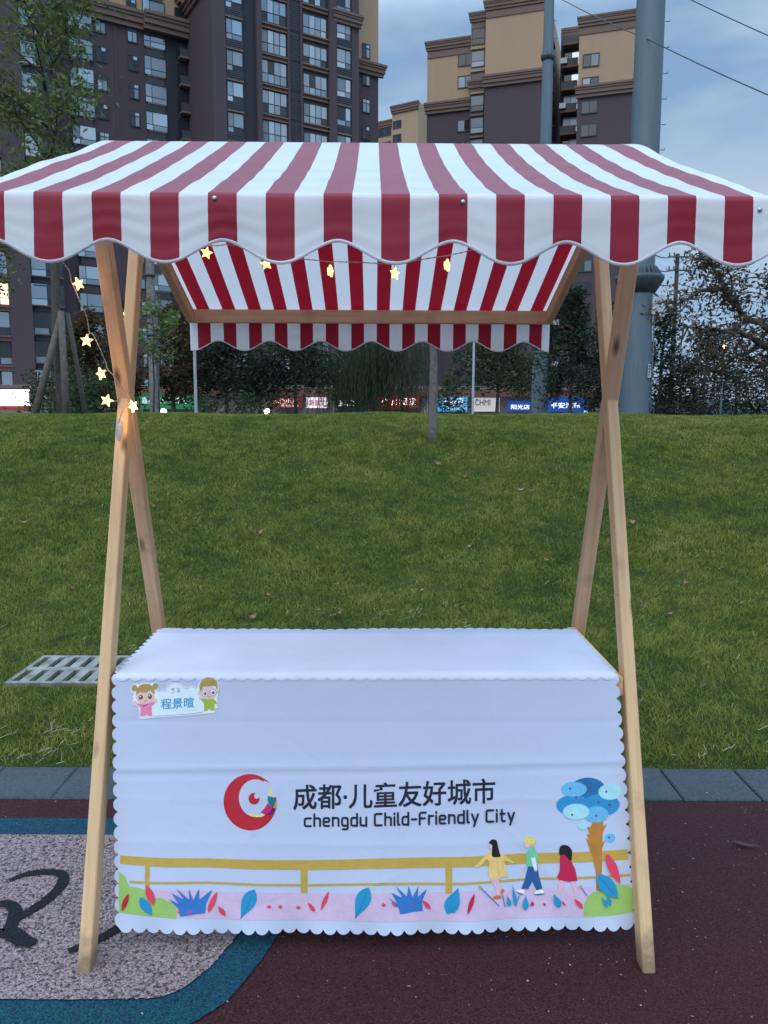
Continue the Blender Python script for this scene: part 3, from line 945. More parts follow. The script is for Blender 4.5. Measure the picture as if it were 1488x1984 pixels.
def cloth_disp(s, t):
    h = t - T_TOP
    d = 0.0
    d += 0.0016 * math.sin(7 * s + 3 * t) + 0.0010 * math.sin(17 * s - 9 * t + 1)
    for tc, a, w, sl in ((0.245, 0.0022, 0.009, -0.012), (0.125, 0.0011, 0.008, 0.004), (0.335, 0.0009, 0.008, 0.002), (0.45, 0.0010, 0.009, 0.006)):
        x = h - tc - sl * s
        d += a * (math.exp(-abs(x) / w)) * (1 if tc != 0.125 else -1)
        if tc == 0.245:
            d -= 0.0015 * math.exp(-((x - 0.016) / 0.010) ** 2)
    if h > -0.45:
        for scn, a, w in ((0.0, 0.0022, 0.009), (-0.34, 0.0012, 0.008), (0.345, 0.0012, 0.008)):
            d += a * math.exp(-abs(s - scn) / w)
    x = (s - 0.42) * 0.75 + (h - 0.47) * -0.66       # slanting crease near the printed children
    d += 0.0016 * math.exp(-abs(x) / 0.006) * math.exp(-((s - 0.42) / 0.10) ** 2) * math.exp(-((h - 0.46) / 0.12) ** 2)
    x = (s + 0.335) * 0.7 + (h - 0.42) * 0.7
    d += 0.0011 * math.exp(-abs(x) / 0.006) * math.exp(-((s + 0.335) / 0.08) ** 2) * math.exp(-((h - 0.42) / 0.1) ** 2)
    for sx_, hx_, ang, ln, a in CREASES:
        u = (s - sx_) * math.cos(ang) + (h - hx_) * math.sin(ang); w = -(s - sx_) * math.sin(ang) + (h - hx_) * math.cos(ang)
        d += a * math.exp(-abs(w) / 0.006) * math.exp(-(u / ln) ** 2)
    g = max(0.0, min(1.0, h / 0.6))
    d += g * g * (0.006 * math.sin(9.5 * s + 0.7) + 0.003 * math.sin(21 * s + 2))
    if h > 0.60:
        d += 0.004 * ((h - 0.60) / 0.07) ** 2 * math.sin(33 * s)
    if -0.46 < h < 0:
        d *= 0.45
        d += 0.0012
    return d
def cloth_pt(s, t, off=0.0):
    y = float(np.interp(t, _ts, _py)); z = float(np.interp(t, _ts, _pz)); ph = _phi(t)
    n = Vector((0, -math.sin(ph), math.cos(ph)))
    g = max(0.0, (t - T_TOP) / 0.67)
    droop = 0.012 * (1 - (s / CW) ** 2) * g
    return Vector((s + SHEAR * g, y, z)) + n * (cloth_disp(s, t) + off) + Vector((0, 0.0, -droop))
NS, NTt = 38, 30
q = 6
CL, CR = -0.704, 0.692
gs = np.linspace(CL, CR, NS * q + 1)
gt = np.linspace(0.0, TMAX, NTt * q + 1)
mb = MB()
ids = [[mb.vert(cloth_pt(s, t)) for s in gs] for t in gt]
for j in range(len(gt) - 1):
    for i in range(len(gs) - 1):
        mb.face((ids[j + 1][i], ids[j + 1][i + 1], ids[j][i + 1], ids[j][i]), 0, True)
ps, ptt = 2 * CW / NS, TMAX / NTt
arc = [0.0] + [math.sin(math.pi * k / q) ** 0.62 for k in range(1, q)] + [0.0]
def scallops(line, fn, cnt, bulge, flip):
    for c_ in range(cnt):
        prev = None
        for k in range(q + 1):
            i = c_ * q + k
            base = line[i]
            e = base if arc[k] == 0 else mb.vert(fn(i, bulge * arc[k]))
            mid_ = base if arc[k] == 0 else mb.vert(fn(i, bulge * arc[k] * 0.5))
            if prev:
                b0, m0, e0 = prev
                for a0, a1, c0, c1 in ((b0, base, m0, mid_), (m0, mid_, e0, e)):
                    f = [a0, a1, c1, c0]
                    f = [v for n_, v in enumerate(f) if v not in f[:n_]]
                    if len(f) >= 3:
                        mb.face(f[::-1] if flip else f, 0, True)
            prev = (base, mid_, e)
scallops(ids[-1], lambda i, b: cloth_pt(gs[i], TMAX + b), NS, 0.0125, True)
scallops(ids[0], lambda i, b: cloth_pt(gs[i], -b), NS, 0.0125, False)
scallops([r[-1] for r in ids], lambda i, b: cloth_pt(CR + b, gt[i]), NTt, 0.0125, False)
scallops([r[0] for r in ids], lambda i, b: cloth_pt(CL - b, gt[i]), NTt, 0.0125, True)
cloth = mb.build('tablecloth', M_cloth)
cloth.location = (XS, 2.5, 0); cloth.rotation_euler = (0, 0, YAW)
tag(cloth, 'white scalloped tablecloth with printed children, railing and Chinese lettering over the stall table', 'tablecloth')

# upper cloth lying on the table top, its scalloped front edge just over the fold
mb = MB()
TA, TB = 0.05, T_TOP + 0.006
gt2 = np.linspace(TA, TB, 36)
OF = 0.0016
ids2 = [[mb.vert(cloth_pt(s, t, OF)) for s in gs] for t in gt2]
for j in range(len(gt2) - 1):
    for i in range(len(gs) - 1):
        mb.face((ids2[j + 1][i], ids2[j + 1][i + 1], ids2[j][i + 1], ids2[j][i]), 0, True)
scallops(ids2[-1], lambda i, b: cloth_pt(gs[i], TB + b, OF + 0.0002), NS, 0.009, True)
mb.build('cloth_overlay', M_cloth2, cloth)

# ---- print on the hanging front
P_A = Vector((-0.392, 0.7307)); P_D = HEAD
def on_cloth(px, py):
    """point of the photograph -> (s, t) on the hanging front of the cloth"""
    d = ray(px, py)
    o = loc_xy(Vector((0, 0, CAM_H))); e = loc_xy(Vector((0, 0, CAM_H)) + d) - o
    nrm = Vector((P_D.y, -P_D.x))
    k = ((P_A.x - o.y) * nrm.x + (P_A.y - o.z) * nrm.y) / (e.y * nrm.x + e.z * nrm.y)
    p = o + e * k
    h = (Vector((p.y, p.z)) - P_A).dot(P_D)
    return Vector((p.x - SHEAR * h / 0.67, T_TOP + h))
GS, GT = (CR - CL) / (NS * q), TMAX / (NTt * q)
def cut_and_map(polys, grid=0.016):
    """polys: list of (list of (s,t), material index, layer offset) -> MB following the folds of the cloth"""
    out = MB()
    for pts, mi, off in polys:
        bm = bmesh.new()
        vs = [bm.verts.new((p[0], p[1], 0)) for p in pts]
        try:
            bm.faces.new(vs)
        except ValueError:
            bm.free(); continue
        bm.normal_update()
        bmesh.ops.triangulate(bm, faces=bm.faces[:], ngon_method='EAR_CLIP')
        _cut(bm, grid)
        _emit(bm, out, mi, off)
    return out
def _cut(bm, grid):
    xs_ = [v.co.x for v in bm.verts]; ys_ = [v.co.y for v in bm.verts]
    for ax, lo, hi in ((0, min(xs_), max(xs_)), (1, min(ys_), max(ys_))):
        grid, off0 = (GS, CL) if ax == 0 else (GT, 0.0)
        k = math.floor((lo - off0) / grid) + 1
        while off0 + k * grid < hi:
            no = (1, 0, 0) if ax == 0 else (0, 1, 0)
            bmesh.ops.bisect_plane(bm, geom=bm.verts[:] + bm.edges[:] + bm.faces[:], dist=1e-6, plane_co=tuple(c * (off0 + k * grid) for c in no), plane_no=no)
            k += 1
def _emit(bm, out, mi, off):
    base = len(out.v)
    bm.verts.index_update()
    for v in bm.verts:
        out.vert(cloth_pt(v.co.x, v.co.y, 0.0006 + off * 0.7))
    for f in bm.faces:
        idx = [base + v.index for v in f.verts]
        if f.normal.z > 0:            # (s, t) with t running down: turn the face outwards
            idx = idx[::-1]
        out.face(idx, mi, True)
    bm.free()
class Print:
    """one printed motif: shapes in photograph pixels, laid on the cloth in layers"""
    def __init__(self, conv=None):
        self.p, self.mats, self.lay, self.extra = [], [], 0.0, 0.0
        self.conv = conv or (lambda x, y: (x, y))
    def mi(self, nm):
        m = INK[nm]
        if m not in self.mats: self.mats.append(m)
        return self.mats.index(m)
    def poly(self, pts, nm, smooth=0):
        if smooth:
            c = [Vector(p) for p in pts]; c = c[-1:] + c + c[:2]
            o = []
            for i in range(1, len(c) - 2):
                p0, p1, p2, p3 = c[i - 1], c[i], c[i + 1], c[i + 2]
                for k in range(smooth):
                    t = k / smooth
                    o.append(0.5 * ((2 * p1) + (p2 - p0) * t + (2 * p0 - 5 * p1 + 4 * p2 - p3) * t * t + (3 * p1 - p0 - 3 * p2 + p3) * t ** 3))
            pts = [(p.x, p.y) for p in o]
        self.lay += 0.00010
        self.p.append(([tuple(on_cloth(*self.conv(*p))) for p in pts], self.mi(nm), self.extra + self.lay))
        return self
    def ell(self, cx, cy, rx, ry, nm, rot=0.0, n=28):
        c, s = math.cos(R(rot)), math.sin(R(rot))
        return self.poly([(cx + rx * math.cos(2 * math.pi * k / n) * c - ry * math.sin(2 * math.pi * k / n) * s, cy + rx * math.cos(2 * math.pi * k / n) * s + ry * math.sin(2 * math.pi * k / n) * c) for k in range(n)], nm)
    def line(self, pts, w, nm):
        pts = [Vector(p) for p in pts]
        le, ri = [], []
        for i, p in enumerate(pts):
            t = (pts[min(i + 1, len(pts) - 1)] - pts[max(i - 1, 0)]).normalized()
            nn = Vector((-t.y, t.x)) * w / 2
            le.append(tuple(p + nn)); ri.append(tuple(p - nn))
        return self.poly(le + ri[::-1], nm)
    def leaf(self, x0, y0, x1, y1, w, nm, fat=0.5):
        a, b = Vector((x0, y0)), Vector((x1, y1)); d = b - a; nn = Vector((-d.y, d.x)).normalized()
        L_, R_ = [], []
        for k in range(9):
            t = k / 8
            h = w / 2 * math.sin(math.pi * t ** (math.log(0.5) / math.log(fat))) ** 0.85
            L_.append(tuple(a + d * t + nn * h)); R_.append(tuple(a + d * t - nn * h))
        return self.poly(L_ + R_[-2:0:-1], nm)
    def text(self, body, box, nm, bold=0.0, tilt=True):
        """box: px (x0, y of baseline-left bottom, x1, y bottom right, height)"""
        x0, yb0, x1, yb1, hgt = box
        me = text_mesh(body)
        co = [v.co for v in me.vertices]
        mnx, mxx = min(c.x for c in co), max(c.x for c in co); mny, mxy = min(c.y for c in co), max(c.y for c in co)
        k = bold * hgt
        for ox, oy in ((-k, -k), (k, -k), (-k, k), (k, k)) if bold else ((0, 0),):
            bm = bmesh.new(); bm.from_mesh(me)
            for v in bm.verts:
                u = (v.co.x - mnx) / (mxx - mnx); w = (v.co.y - mny) / (mxy - mny)
                px, py = x0 + (x1 - x0) * u + ox, yb0 + (yb1 - yb0) * u - hgt * w + oy
                s = on_cloth(*self.conv(px, py)); v.co = (s.x, s.y, 0)
            bm.normal_update()
            bmesh.ops.triangulate(bm, faces=bm.faces[:], ngon_method='EAR_CLIP')
            self.lay += 0.00005
            self.p.append((bm, self.mi(nm), self.extra + self.lay))
        return self
    def build(self, name, parent):
        out = MB()
        for pts, mi, off in self.p:
            if isinstance(pts, bmesh.types.BMesh):
                _cut(pts, 0.016)
                pts.normal_update()
                _emit(pts, out, mi, off)
            else:
                o = cut_and_map([(pts, mi, off)])
                b = len(out.v); out.v += o.v
                for f, m in zip(o.f, o.m):
                    out.face([b + i for i in f], m, True)
        return out.build(name, self.mats, parent)
def text_mesh(body, bold=0.0):
    c = bpy.data.curves.new('lettering', 'FONT')
    c.body = body; c.size = 1.0; c.offset = bold; c.resolution_u = 3
    o = bpy.data.objects.new('lettering', c); COL.objects.link(o)
    dg = bpy.context.evaluated_depsgraph_get(); dg.update()
    me = bpy.data.meshes.new_from_object(o.evaluated_get(dg))
    bpy.data.objects.remove(o); bpy.data.curves.remove(c)
    return me

z7 = lambda x, y: (400 + x / 2.976, 1450 + y / 2.976)
z8 = lambda x, y: (850 + x / 2.976, 1450 + y / 2.976)
z6 = lambda x, y: (x / 2.53, 1200 + y / 2.53)
z9 = lambda x, y: (880 + x / 4.133, 1600 + y / 4.133)

# logo: red crescent, eye, coloured facets
p = Print(z7)
p.ell(252, 292, 153, 160, 'red', n=64)
p.extra = 0.0006
p.ell(284, 268, 96, 107, 'paper', n=56)
p.poly([(330, 168), (352, 172), (382, 192), (420, 215), (420, 262), (360, 262), (352, 225)], 'paper')
p.poly([(300, 150), (345, 163), (382, 196), (368, 184), (335, 168), (300, 160)], 'red')
p.poly([(378, 212), (384, 216), (372, 240), (357, 254), (358, 236)], 'acid', 3)
p.poly([(355, 254), (385, 262), (402, 284), (398, 300), (378, 312), (360, 300), (352, 278)], 'teal')
p.poly([(352, 296), (384, 318), (366, 348), (340, 362), (312, 348), (336, 326)], 'magenta')
p.poly([(384, 320), (404, 314), (398, 336), (378, 356), (342, 366), (368, 346)], 'purple')
p.poly([(398, 286), (408, 296), (404, 326), (386, 320), (396, 304)], 'olive')
p.poly([(245, 352), (290, 366), (338, 360), (320, 373), (275, 374)], 'acid', 3)
p.ell(276, 270, 32, 33, 'red')
p.ell(293, 253, 15, 18, 'paper', 30)
p.build('printed_logo', cloth)

# headline and English line
p = Print()
p.extra = 0.0002
p.text('成都·儿童友好城市', (569, 1562, 959, 1550, 47), 'navy', 0.016)
GLY = {'c': (.55, [[(.55, .66), (0, .66), (0, 0), (.55, 0)]]), 'h': (.52, [[(0, 1), (0, 0)], [(0, .66), (.52, .66), (.52, 0)]]),
       'e': (.52, [[(.02, .34), (.52, .34), (.52, .66), (0, .66), (0, 0), (.5, 0)]]), 'n': (.52, [[(0, .70), (0, 0)], [(0, .66), (.52, .66), (.52, 0)]]),
       'g': (.52, [[(.52, 0), (0, 0), (0, .66), (.52, .66), (.52, -.3), (.06, -.3)]]), 'd': (.52, [[(.52, 0), (0, 0), (0, .66), (.52, .66)], [(.52, 1), (.52, -.04)]]),
       'u': (.52, [[(0, .68), (0, 0), (.52, 0)], [(.52, .68), (.52, -.04)]]), 'C': (.62, [[(.62, .96), (0, .96), (0, 0), (.62, 0)]]),
       'i': (0.0, [[(0, .66), (0, -.03)], [(0, .90), (0, .98)]]), 'l': (.10, [[(0, 1.0), (0, 0), (.14, 0)]]), '-': (.40, [[(0, .42), (.40, .42)]]),
       'F': (.52, [[(0, -.03), (0, .96), (.55, .96)], [(0, .48), (.48, .48)]]), 'r': (.34, [[(0, .70), (0, -.03)], [(0, .66), (.36, .66)]]),
       'y': (.54, [[(0, .68), (.27, .03)], [(.54, .68), (.18, -.32)]]), 't': (.40, [[(.14, .96), (.14, 0), (.42, 0)], [(0, .64), (.40, .64)]]), ' ': (.14, [])}
def round_line(pts, r=0.17):
    P = [Vector(a) for a in pts]
    out = [P[0]]
    for a, b, c_ in zip(P, P[1:], P[2:]):
        d0 = min(r, (b - a).length / 2); d1 = min(r, (c_ - b).length / 2)
        s0 = b + (a - b).normalized() * d0; s1 = b + (c_ - b).normalized() * d1
        for k in range(6):
            t = k / 5
            out.append(s0 * (1 - t) ** 2 + b * 2 * t * (1 - t) + s1 * t * t)
    out.append(P[-1])
    return out
def stroke_poly(pts, w):
    P = round_line(pts) if len(pts) > 2 else [Vector(a) for a in pts]
    n = len(P); le, ri = [], []
    for i in range(n):
        t = (P[min(i + 1, n - 1)] - P[max(i - 1, 0)]).normalized(); nn = Vector((-t.y, t.x)) * w / 2
        le.append(P[i] + nn); ri.append(P[i] - nn)
    def cap(c, d):
        a0 = math.atan2(d.y, d.x)
        return [c + Vector((math.cos(a0 + a), math.sin(a0 + a))) * w / 2 for a in np.linspace(-math.pi / 2, math.pi / 2, 6)[1:-1]]
    end = cap(P[-1], (P[-1] - P[-2])); start = cap(P[0], (P[0] - P[1]))
    return ri + end + le[::-1] + start
adv, runs = 0.0, []
for ch in 'chengdu Child-Friendly City':
    w, st = GLY[ch]
    for s_ in st:
        runs.append([(a + adv, b) for a, b in s_])
    adv += w + 0.315
x0, y0, x1, y1, up = 590.5, 1593.5, 996.0, 1584.0, 22.5
tot = adv - 0.315
for r_ in runs:
    pl = stroke_poly(r_, 0.185)
    p.poly([(x0 + (x1 - x0) * a.x / tot, y0 + (y1 - y0) * a.x / tot - up * a.y) for a in pl], 'navy')
p.build('printed_lettering', cloth)

# ground band and hills
p = Print()
p.poly([(300, 1717), (400, 1719), (600, 1722), (720, 1719), (880, 1718), (1010, 1716), (1150, 1711), (1150, 1770), (1000, 1773), (880, 1774), (720, 1773), (560, 1774), (380, 1772), (300, 1768)], 'pink')
p.conv = z6
p.poly([(583, 1228), (612, 1250), (636, 1298), (692, 1303), (728, 1318), (745, 1350), (800, 1347), (852, 1372), (872, 1408), (868, 1446), (700, 1437), (583, 1428)], 'lime')
p.conv = z8
p.poly([(832, 945), (836, 880), (852, 836), (890, 806), (952, 800), (1010, 766), (1092, 775), (1113, 800), (1116, 930), (1000, 942), (850, 949)], 'lime')
p.build('printed_ground', cloth)
# railing
p = Print()
p.extra = 0.0006
up_ = [(233, 1654), (320, 1656), (400, 1656.5), (480, 1658), (600, 1658.5), (660, 1656.5), (720, 1653.5), (800, 1652), (900, 1651.5), (1000, 1648.5), (1100, 1645.5), (1216, 1641.5)]
dn_ = [(233, 1670), (320, 1673), (400, 1673.5), (480, 1676), (600, 1677.5), (660, 1675.5), (720, 1672.5), (800, 1672), (900, 1671), (1000, 1668.5), (1100, 1665.5), (1216, 1661)]
p.poly(up_ + dn_[::-1], 'yellow')
a = [(252, 1702), (400, 1700.5), (500, 1703.5), (600, 1704.5), (730, 1699), (900, 1700.5), (1000, 1696.5), (1100, 1693), (1220, 1688.5)]
p.poly(a + [(x, y + 4.6) for x, y in a[::-1]], 'yellow')
for x0_, x1_, ya_, yb_ in ((282.5, 291, 1671.5, 1713), (582.5, 595.5, 1676.5, 1722), (863, 875.5, 1670.5, 1721)):
    p.poly([(x0_, ya_), (x1_, ya_), (x1_, yb_), (x0_, yb_)], 'yellow')
p.build('printed_railing', cloth)
# blue tree
p = Print(z8)
p.extra = 0.0014
p.poly([(886, 408), (944, 408), (946, 436), (968, 420), (942, 470), (940, 528), (957, 514), (937, 560), (938, 640), (935, 720), (952, 812), (903, 798), (903, 700), (880, 600), (845, 500), (864, 515), (850, 478), (868, 478), (848, 430), (872, 440)], 'brown')
for e in ((858, 218, 98, 62, 'skyd', 0), (772, 312, 95, 58, 'sky', 0), (936, 312, 105, 64, 'sky', 0), (778, 222, 73, 43, 'skyl', 0), (984, 238, 66, 46, 'skyp', 0), (905, 366, 70, 46, 'skyl', 0), (790, 350, 75, 46, 'skyp', 0), (829, 428, 28, 23, 'skyp', 0), (984, 501, 30, 25, 'skyl', 0)):
    p.ell(e[0], e[1], e[2], e[3], e[4], e[5])
for x, y in ((755, 217), (868, 213), (790, 267), (963, 237), (917, 297), (982, 311), (767, 367), (905, 373), (978, 497)):
    p.ell(x, y, 6, 7, 'berry', n=10)
p.build('printed_tree', cloth)
# plants and leaves
p = Print(z7)
p.extra = 0.0010
def spiky(cx, cy, k, tilt=0):
    b = [(-115, -68), (-60, -30), (-95, -92), (-30, -62), (-68, -128), (-6, -70), (5, -128), (28, -66), (62, -125), (58, -66), (112, -112), (84, -40), (88, 14), (30, 20), (-42, 32), (-52, -2)]
    p.poly([(cx + x * k, cy + y * k) for x, y in b], 'blue')
p.conv = z7
spiky(1160, 890, 1.0)
p.leaf(196, 958, 278, 786, 84, 'bluel', 0.62); p.line([(200, 950), (232, 900), (262, 820)], 4, 'skyd')
p.leaf(856, 948, 935, 766, 88, 'bluel', 0.62); p.line([(858, 944), (892, 880), (920, 800)], 4, 'skyd')
p.leaf(1452, 772, 1385, 925, 78, 'bluel', 0.62)
p.leaf(8, 912, 62, 805, 26, 'rose'); p.leaf(66, 884, 108, 940, 28, 'rose', 0.6)
p.leaf(582, 862, 626, 916, 26, 'rose', 0.6); p.leaf(658, 908, 706, 796, 24, 'rose')
for x, y in ((360, 888), (424, 888), (528, 893), (1020, 866)):
    p.leaf(x - 13, y - 8, x + 6, y + 10, 9, 'rose'); p.leaf(x, y - 16, x + 4, y + 10, 9, 'rose'); p.leaf(x + 14, y - 10, x + 2, y + 10, 8, 'rose')
p.leaf(1240, 838, 1292, 894, 26, 'rose', 0.6); p.ell(1190, 872, 6, 6, 'rose', n=8); p.leaf(1064, 848, 1096, 880, 12, 'rose')
p.conv = z6
b = [(832, 1348), (880, 1374), (846, 1322), (905, 1352), (866, 1298), (932, 1354), (928, 1300), (950, 1358), (977, 1300), (978, 1354), (1042, 1304), (1012, 1372), (1006, 1418), (950, 1424), (888, 1434), (880, 1400)]
p.poly(b, 'blue')
p.leaf(598, 1420, 634, 1332, 24, 'red'); p.leaf(722, 1286, 760, 1382, 40, 'rose', 0.5); p.leaf(690, 1346, 748, 1430, 48, 'bluel', 0.45)
p.leaf(1022, 1416, 1064, 1316, 26, 'rose'); p.leaf(1070, 1384, 1106, 1430, 24, 'rose', 0.6)
for x, y in ((882, 1412), (934, 1412)):
    p.ell(x, y, 8, 8, 'rose', n=8)
p.conv = z9
p.leaf(30, 452, -10, 655, 70, 'bluel', 0.6)
p.leaf(104, 664, 160, 500, 36, 'crimson')
p.line([(210, 455), (360, 606)], 8, 'blue'); p.ell(207, 452, 14, 14, 'yellow', n=10)
p.line([(386, 520), (408, 616)], 8, 'blue')
p.leaf(424, 520, 448, 616, 38, 'bluel', 0.7); p.leaf(466, 430, 498, 622, 34, 'bluel', 0.7); p.line([(496, 600), (526, 530)], 8, 'bluel')
p.leaf(576, 530, 574, 652, 52, 'bluel', 0.65)
p.leaf(626, 580, 634, 620, 24, 'crimson'); p.leaf(610, 602, 624, 618, 10, 'crimson'); p.leaf(712, 592, 734, 614, 18, 'crimson', 0.6)
p.leaf(796, 516, 846, 628, 60, 'bluel', 0.65); p.leaf(862, 574, 892, 614, 14, 'crimson')
p.leaf(954, 550, 1026, 630, 36, 'rose', 0.6)
p.line([(1012, 462), (1056, 530)], 8, 'blue'); p.ell(1006, 456, 13, 13, 'yellow', n=10)
p.leaf(1170, 534, 1216, 624, 26, 'bluel', 0.6); p.leaf(1214, 520, 1240, 612, 36, 'bluel', 0.6)
p.extra = 0.0024
p.leaf(1208, 196, 1318, 438, 74, 'rose', 0.45); p.leaf(1136, 358, 1298, 548, 120, 'bluel', 0.46)
p.line([(1150, 375), (1230, 470), (1304, 556)], 5, 'skyd')
p.build('printed_leaves', cloth)
# three printed children
p = Print(z9)
p.extra = 0.0019
p.poly([(285, 380), (352, 380), (372, 450), (378, 500), (360, 530), (338, 530), (340, 480), (310, 430)], 'skinp')
p.poly([(302, 548), (322, 528), (352, 520), (378, 530), (374, 552), (330, 554)], 'shoe'); p.poly([(366, 500), (385, 468), (404, 486), (392, 510), (374, 520)], 'shoe')
p.ell(295, 128, 17, 26, 'skin')
p.poly([(300, 165), (352, 160), (392, 200), (468, 258), (484, 268), (476, 276), (440, 262), (396, 248), (412, 300), (430, 382), (398, 376), (352, 396), (306, 394), (284, 384), (272, 340), (282, 260), (262, 232), (200, 292), (150, 298), (190, 262), (240, 214), (282, 172)], 'beige')
p.line([(345, 238), (350, 300), (362, 380)], 4, 'olive'); p.line([(390, 250), (394, 310)], 4, 'olive'); p.line([(280, 262), (292, 240)], 4, 'olive')
p.poly([(278, 108), (292, 86), (316, 80), (340, 92), (352, 140), (364, 190), (372, 214), (340, 222), (304, 214), (302, 170), (304, 128), (292, 116)], 'black', 3)
p.build('printed_child', cloth)
p = Print(z9)
p.extra = 0.0019
p.poly([(594, 300), (670, 304), (682, 380), (710, 480), (662, 494), (628, 424), (596, 484), (540, 480), (566, 420), (580, 360)], 'jeans')
p.line([(606, 320), (600, 400), (570, 470)], 4, 'skyd'); p.line([(650, 330), (660, 400), (688, 480)], 4, 'skyd')
p.poly([(490, 490), (540, 484), (568, 496), (562, 528), (530, 518)], 'white'); p.poly([(496, 498), (530, 512), (562, 522), (560, 530), (524, 522)], 'skyd')
p.poly([(656, 496), (712, 488), (726, 516), (690, 524), (646, 528)], 'white'); p.poly([(646, 524), (690, 520), (726, 516), (726, 524), (690, 532), (648, 534)], 'skyd')
p.ell(572, 308, 9, 12, 'skin', n=10)
p.ell(592, 122, 26, 30, 'skin')
p.poly([(598, 160), (640, 142), (662, 190), (672, 270), (672, 302), (586, 302), (580, 240), (584, 190)], 'green')
p.poly([(618, 232), (650, 230), (668, 316), (664, 336), (644, 330), (628, 280)], 'white'); p.ell(656, 332, 12, 10, 'skin', n=10)
p.poly([(562, 92), (580, 66), (612, 62), (644, 80), (650, 110), (638, 134), (620, 128), (606, 116), (582, 108), (562, 110)], 'blonde', 3)
p.build('printed_child', cloth)
p = Print(z9)
p.extra = 0.0019
p.poly([(840, 405), (880, 410), (876, 470), (858, 480), (850, 520), (834, 520)], 'skinp'); p.poly([(922, 410), (952, 412), (986, 480), (984, 520), (968, 516), (952, 470)], 'skinp')
p.poly([(846, 220), (872, 200), (900, 220), (936, 262), (966, 320), (984, 412), (920, 422), (842, 410), (822, 384), (844, 340)], 'crimson')
p.line([(880, 240), (890, 320), (880, 400)], 4, 'red'); p.line([(912, 260), (940, 340), (950, 410)], 4, 'red')
p.poly([(838, 190), (846, 142), (876, 128), (910, 136), (938, 170), (940, 222), (932, 256), (908, 236), (878, 204), (848, 214)], 'black', 3)
p.build('printed_child', cloth)

# ---- paper name tag stuck on the cloth
z10 = lambda x, y: (210 + x / 5.723, 1280 + y / 5.723)
def tag_part(fn, name, parent, ex):
    q_ = Print(z10); q_.extra = ex; fn(q_); return q_.build(name, parent)
def f_base(q_):
    q_.poly([(345, 626), (352, 560), (330, 490), (282, 480), (268, 440), (284, 408), (272, 380), (290, 350), (252, 320), (250, 280), (276, 246), (320, 244), (350, 246), (405, 226), (468, 238), (510, 226), (548, 240), (560, 280), (546, 318), (600, 312), (626, 322),
            (652, 268), (700, 236), (752, 224), (806, 238), (846, 270), (864, 284), (920, 266), (990, 284), (1000, 240), (1030, 190), (1100, 158), (1180, 172), (1222, 220), (1230, 290), (1222, 340), (1210, 420), (1228, 480), (1216, 502), (1186, 510), (1180, 556), (1110, 566), (1060, 570), (900, 588), (480, 618), (400, 630)], 'white')
sticker = tag_part(f_base, 'name_tag', None, 0.0010)
sticker.matrix_world = cloth.matrix_world
sticker.location = cloth.location; sticker.rotation_euler = cloth.rotation_euler
tag(sticker, 'small cut-out paper name tag with two cartoon children stuck on the tablecloth', 'name tag')
def f_panel(q_):
    q_.poly([(495, 600), (500, 480), (536, 410), (540, 328), (600, 320), (632, 332), (660, 276), (704, 244), (752, 233), (802, 246), (838, 276), (860, 296), (918, 276), (980, 290), (1006, 330), (1010, 420), (1040, 440), (1050, 548), (900, 572)], 'tagblue')
    q_.line([(540, 326), (600, 319), (632, 331), (660, 275), (704, 243), (752, 232), (802, 245), (838, 275), (860, 295), (918, 275), (980, 289)], 4, 'tagline')
    q_.line([(495, 600), (700, 586), (900, 572), (1052, 550)], 5, 'tagline')
tag_part(f_panel, 'panel', sticker, 0.0014)
def f_text(q_):
    q_.text('程景暄', (586, 522, 950, 497, 112), 'tagtext', 0.014)
    # handwritten number on top
    q_.line([(698, 296), (738, 292), (716, 312), (736, 322), (728, 338), (700, 342)], 7, 'tagline')
    q_.line([(762, 294), (794, 292), (796, 308), (764, 312), (762, 296)], 6, 'tagline'); q_.line([(762, 330), (800, 328)], 6, 'tagline'); q_.line([(796, 312), (780, 322), (766, 336)], 6, 'tagline')
tag_part(f_text, 'lettering', sticker, 0.0018)
def f_girl(q_):
    q_.ell(292, 288, 32, 36, 'hair'); q_.ell(522, 268, 32, 36, 'hair')
    q_.poly([(322, 452), (412, 468), (512, 432), (520, 462), (480, 486), (486, 596), (440, 592), (424, 578), (400, 596), (356, 598), (360, 500), (322, 474)], 'pinkshirt')
    q_.ell(412, 386, 102, 76, 'skin'); q_.ell(300, 452, 22, 26, 'skin'); q_.ell(524, 424, 20, 26, 'skin')
    q_.poly([(308, 368), (316, 300), (352, 254), (410, 238), (470, 248), (508, 290), (516, 352), (500, 346), (470, 312), (420, 336), (350, 332)], 'hair')
    for x, y in ((362, 388), (464, 380)):
        q_.ell(x, y, 24, 26, 'eye'); q_.ell(x - 6, y - 8, 8, 8, 'white', n=10)
    q_.line([(398, 424), (416, 432), (434, 420)], 7, 'crimson')
    q_.line([(380, 492), (414, 474), (440, 460)], 6, 'purple')
tag_part(f_girl, 'cartoon_girl', sticker, 0.0018)
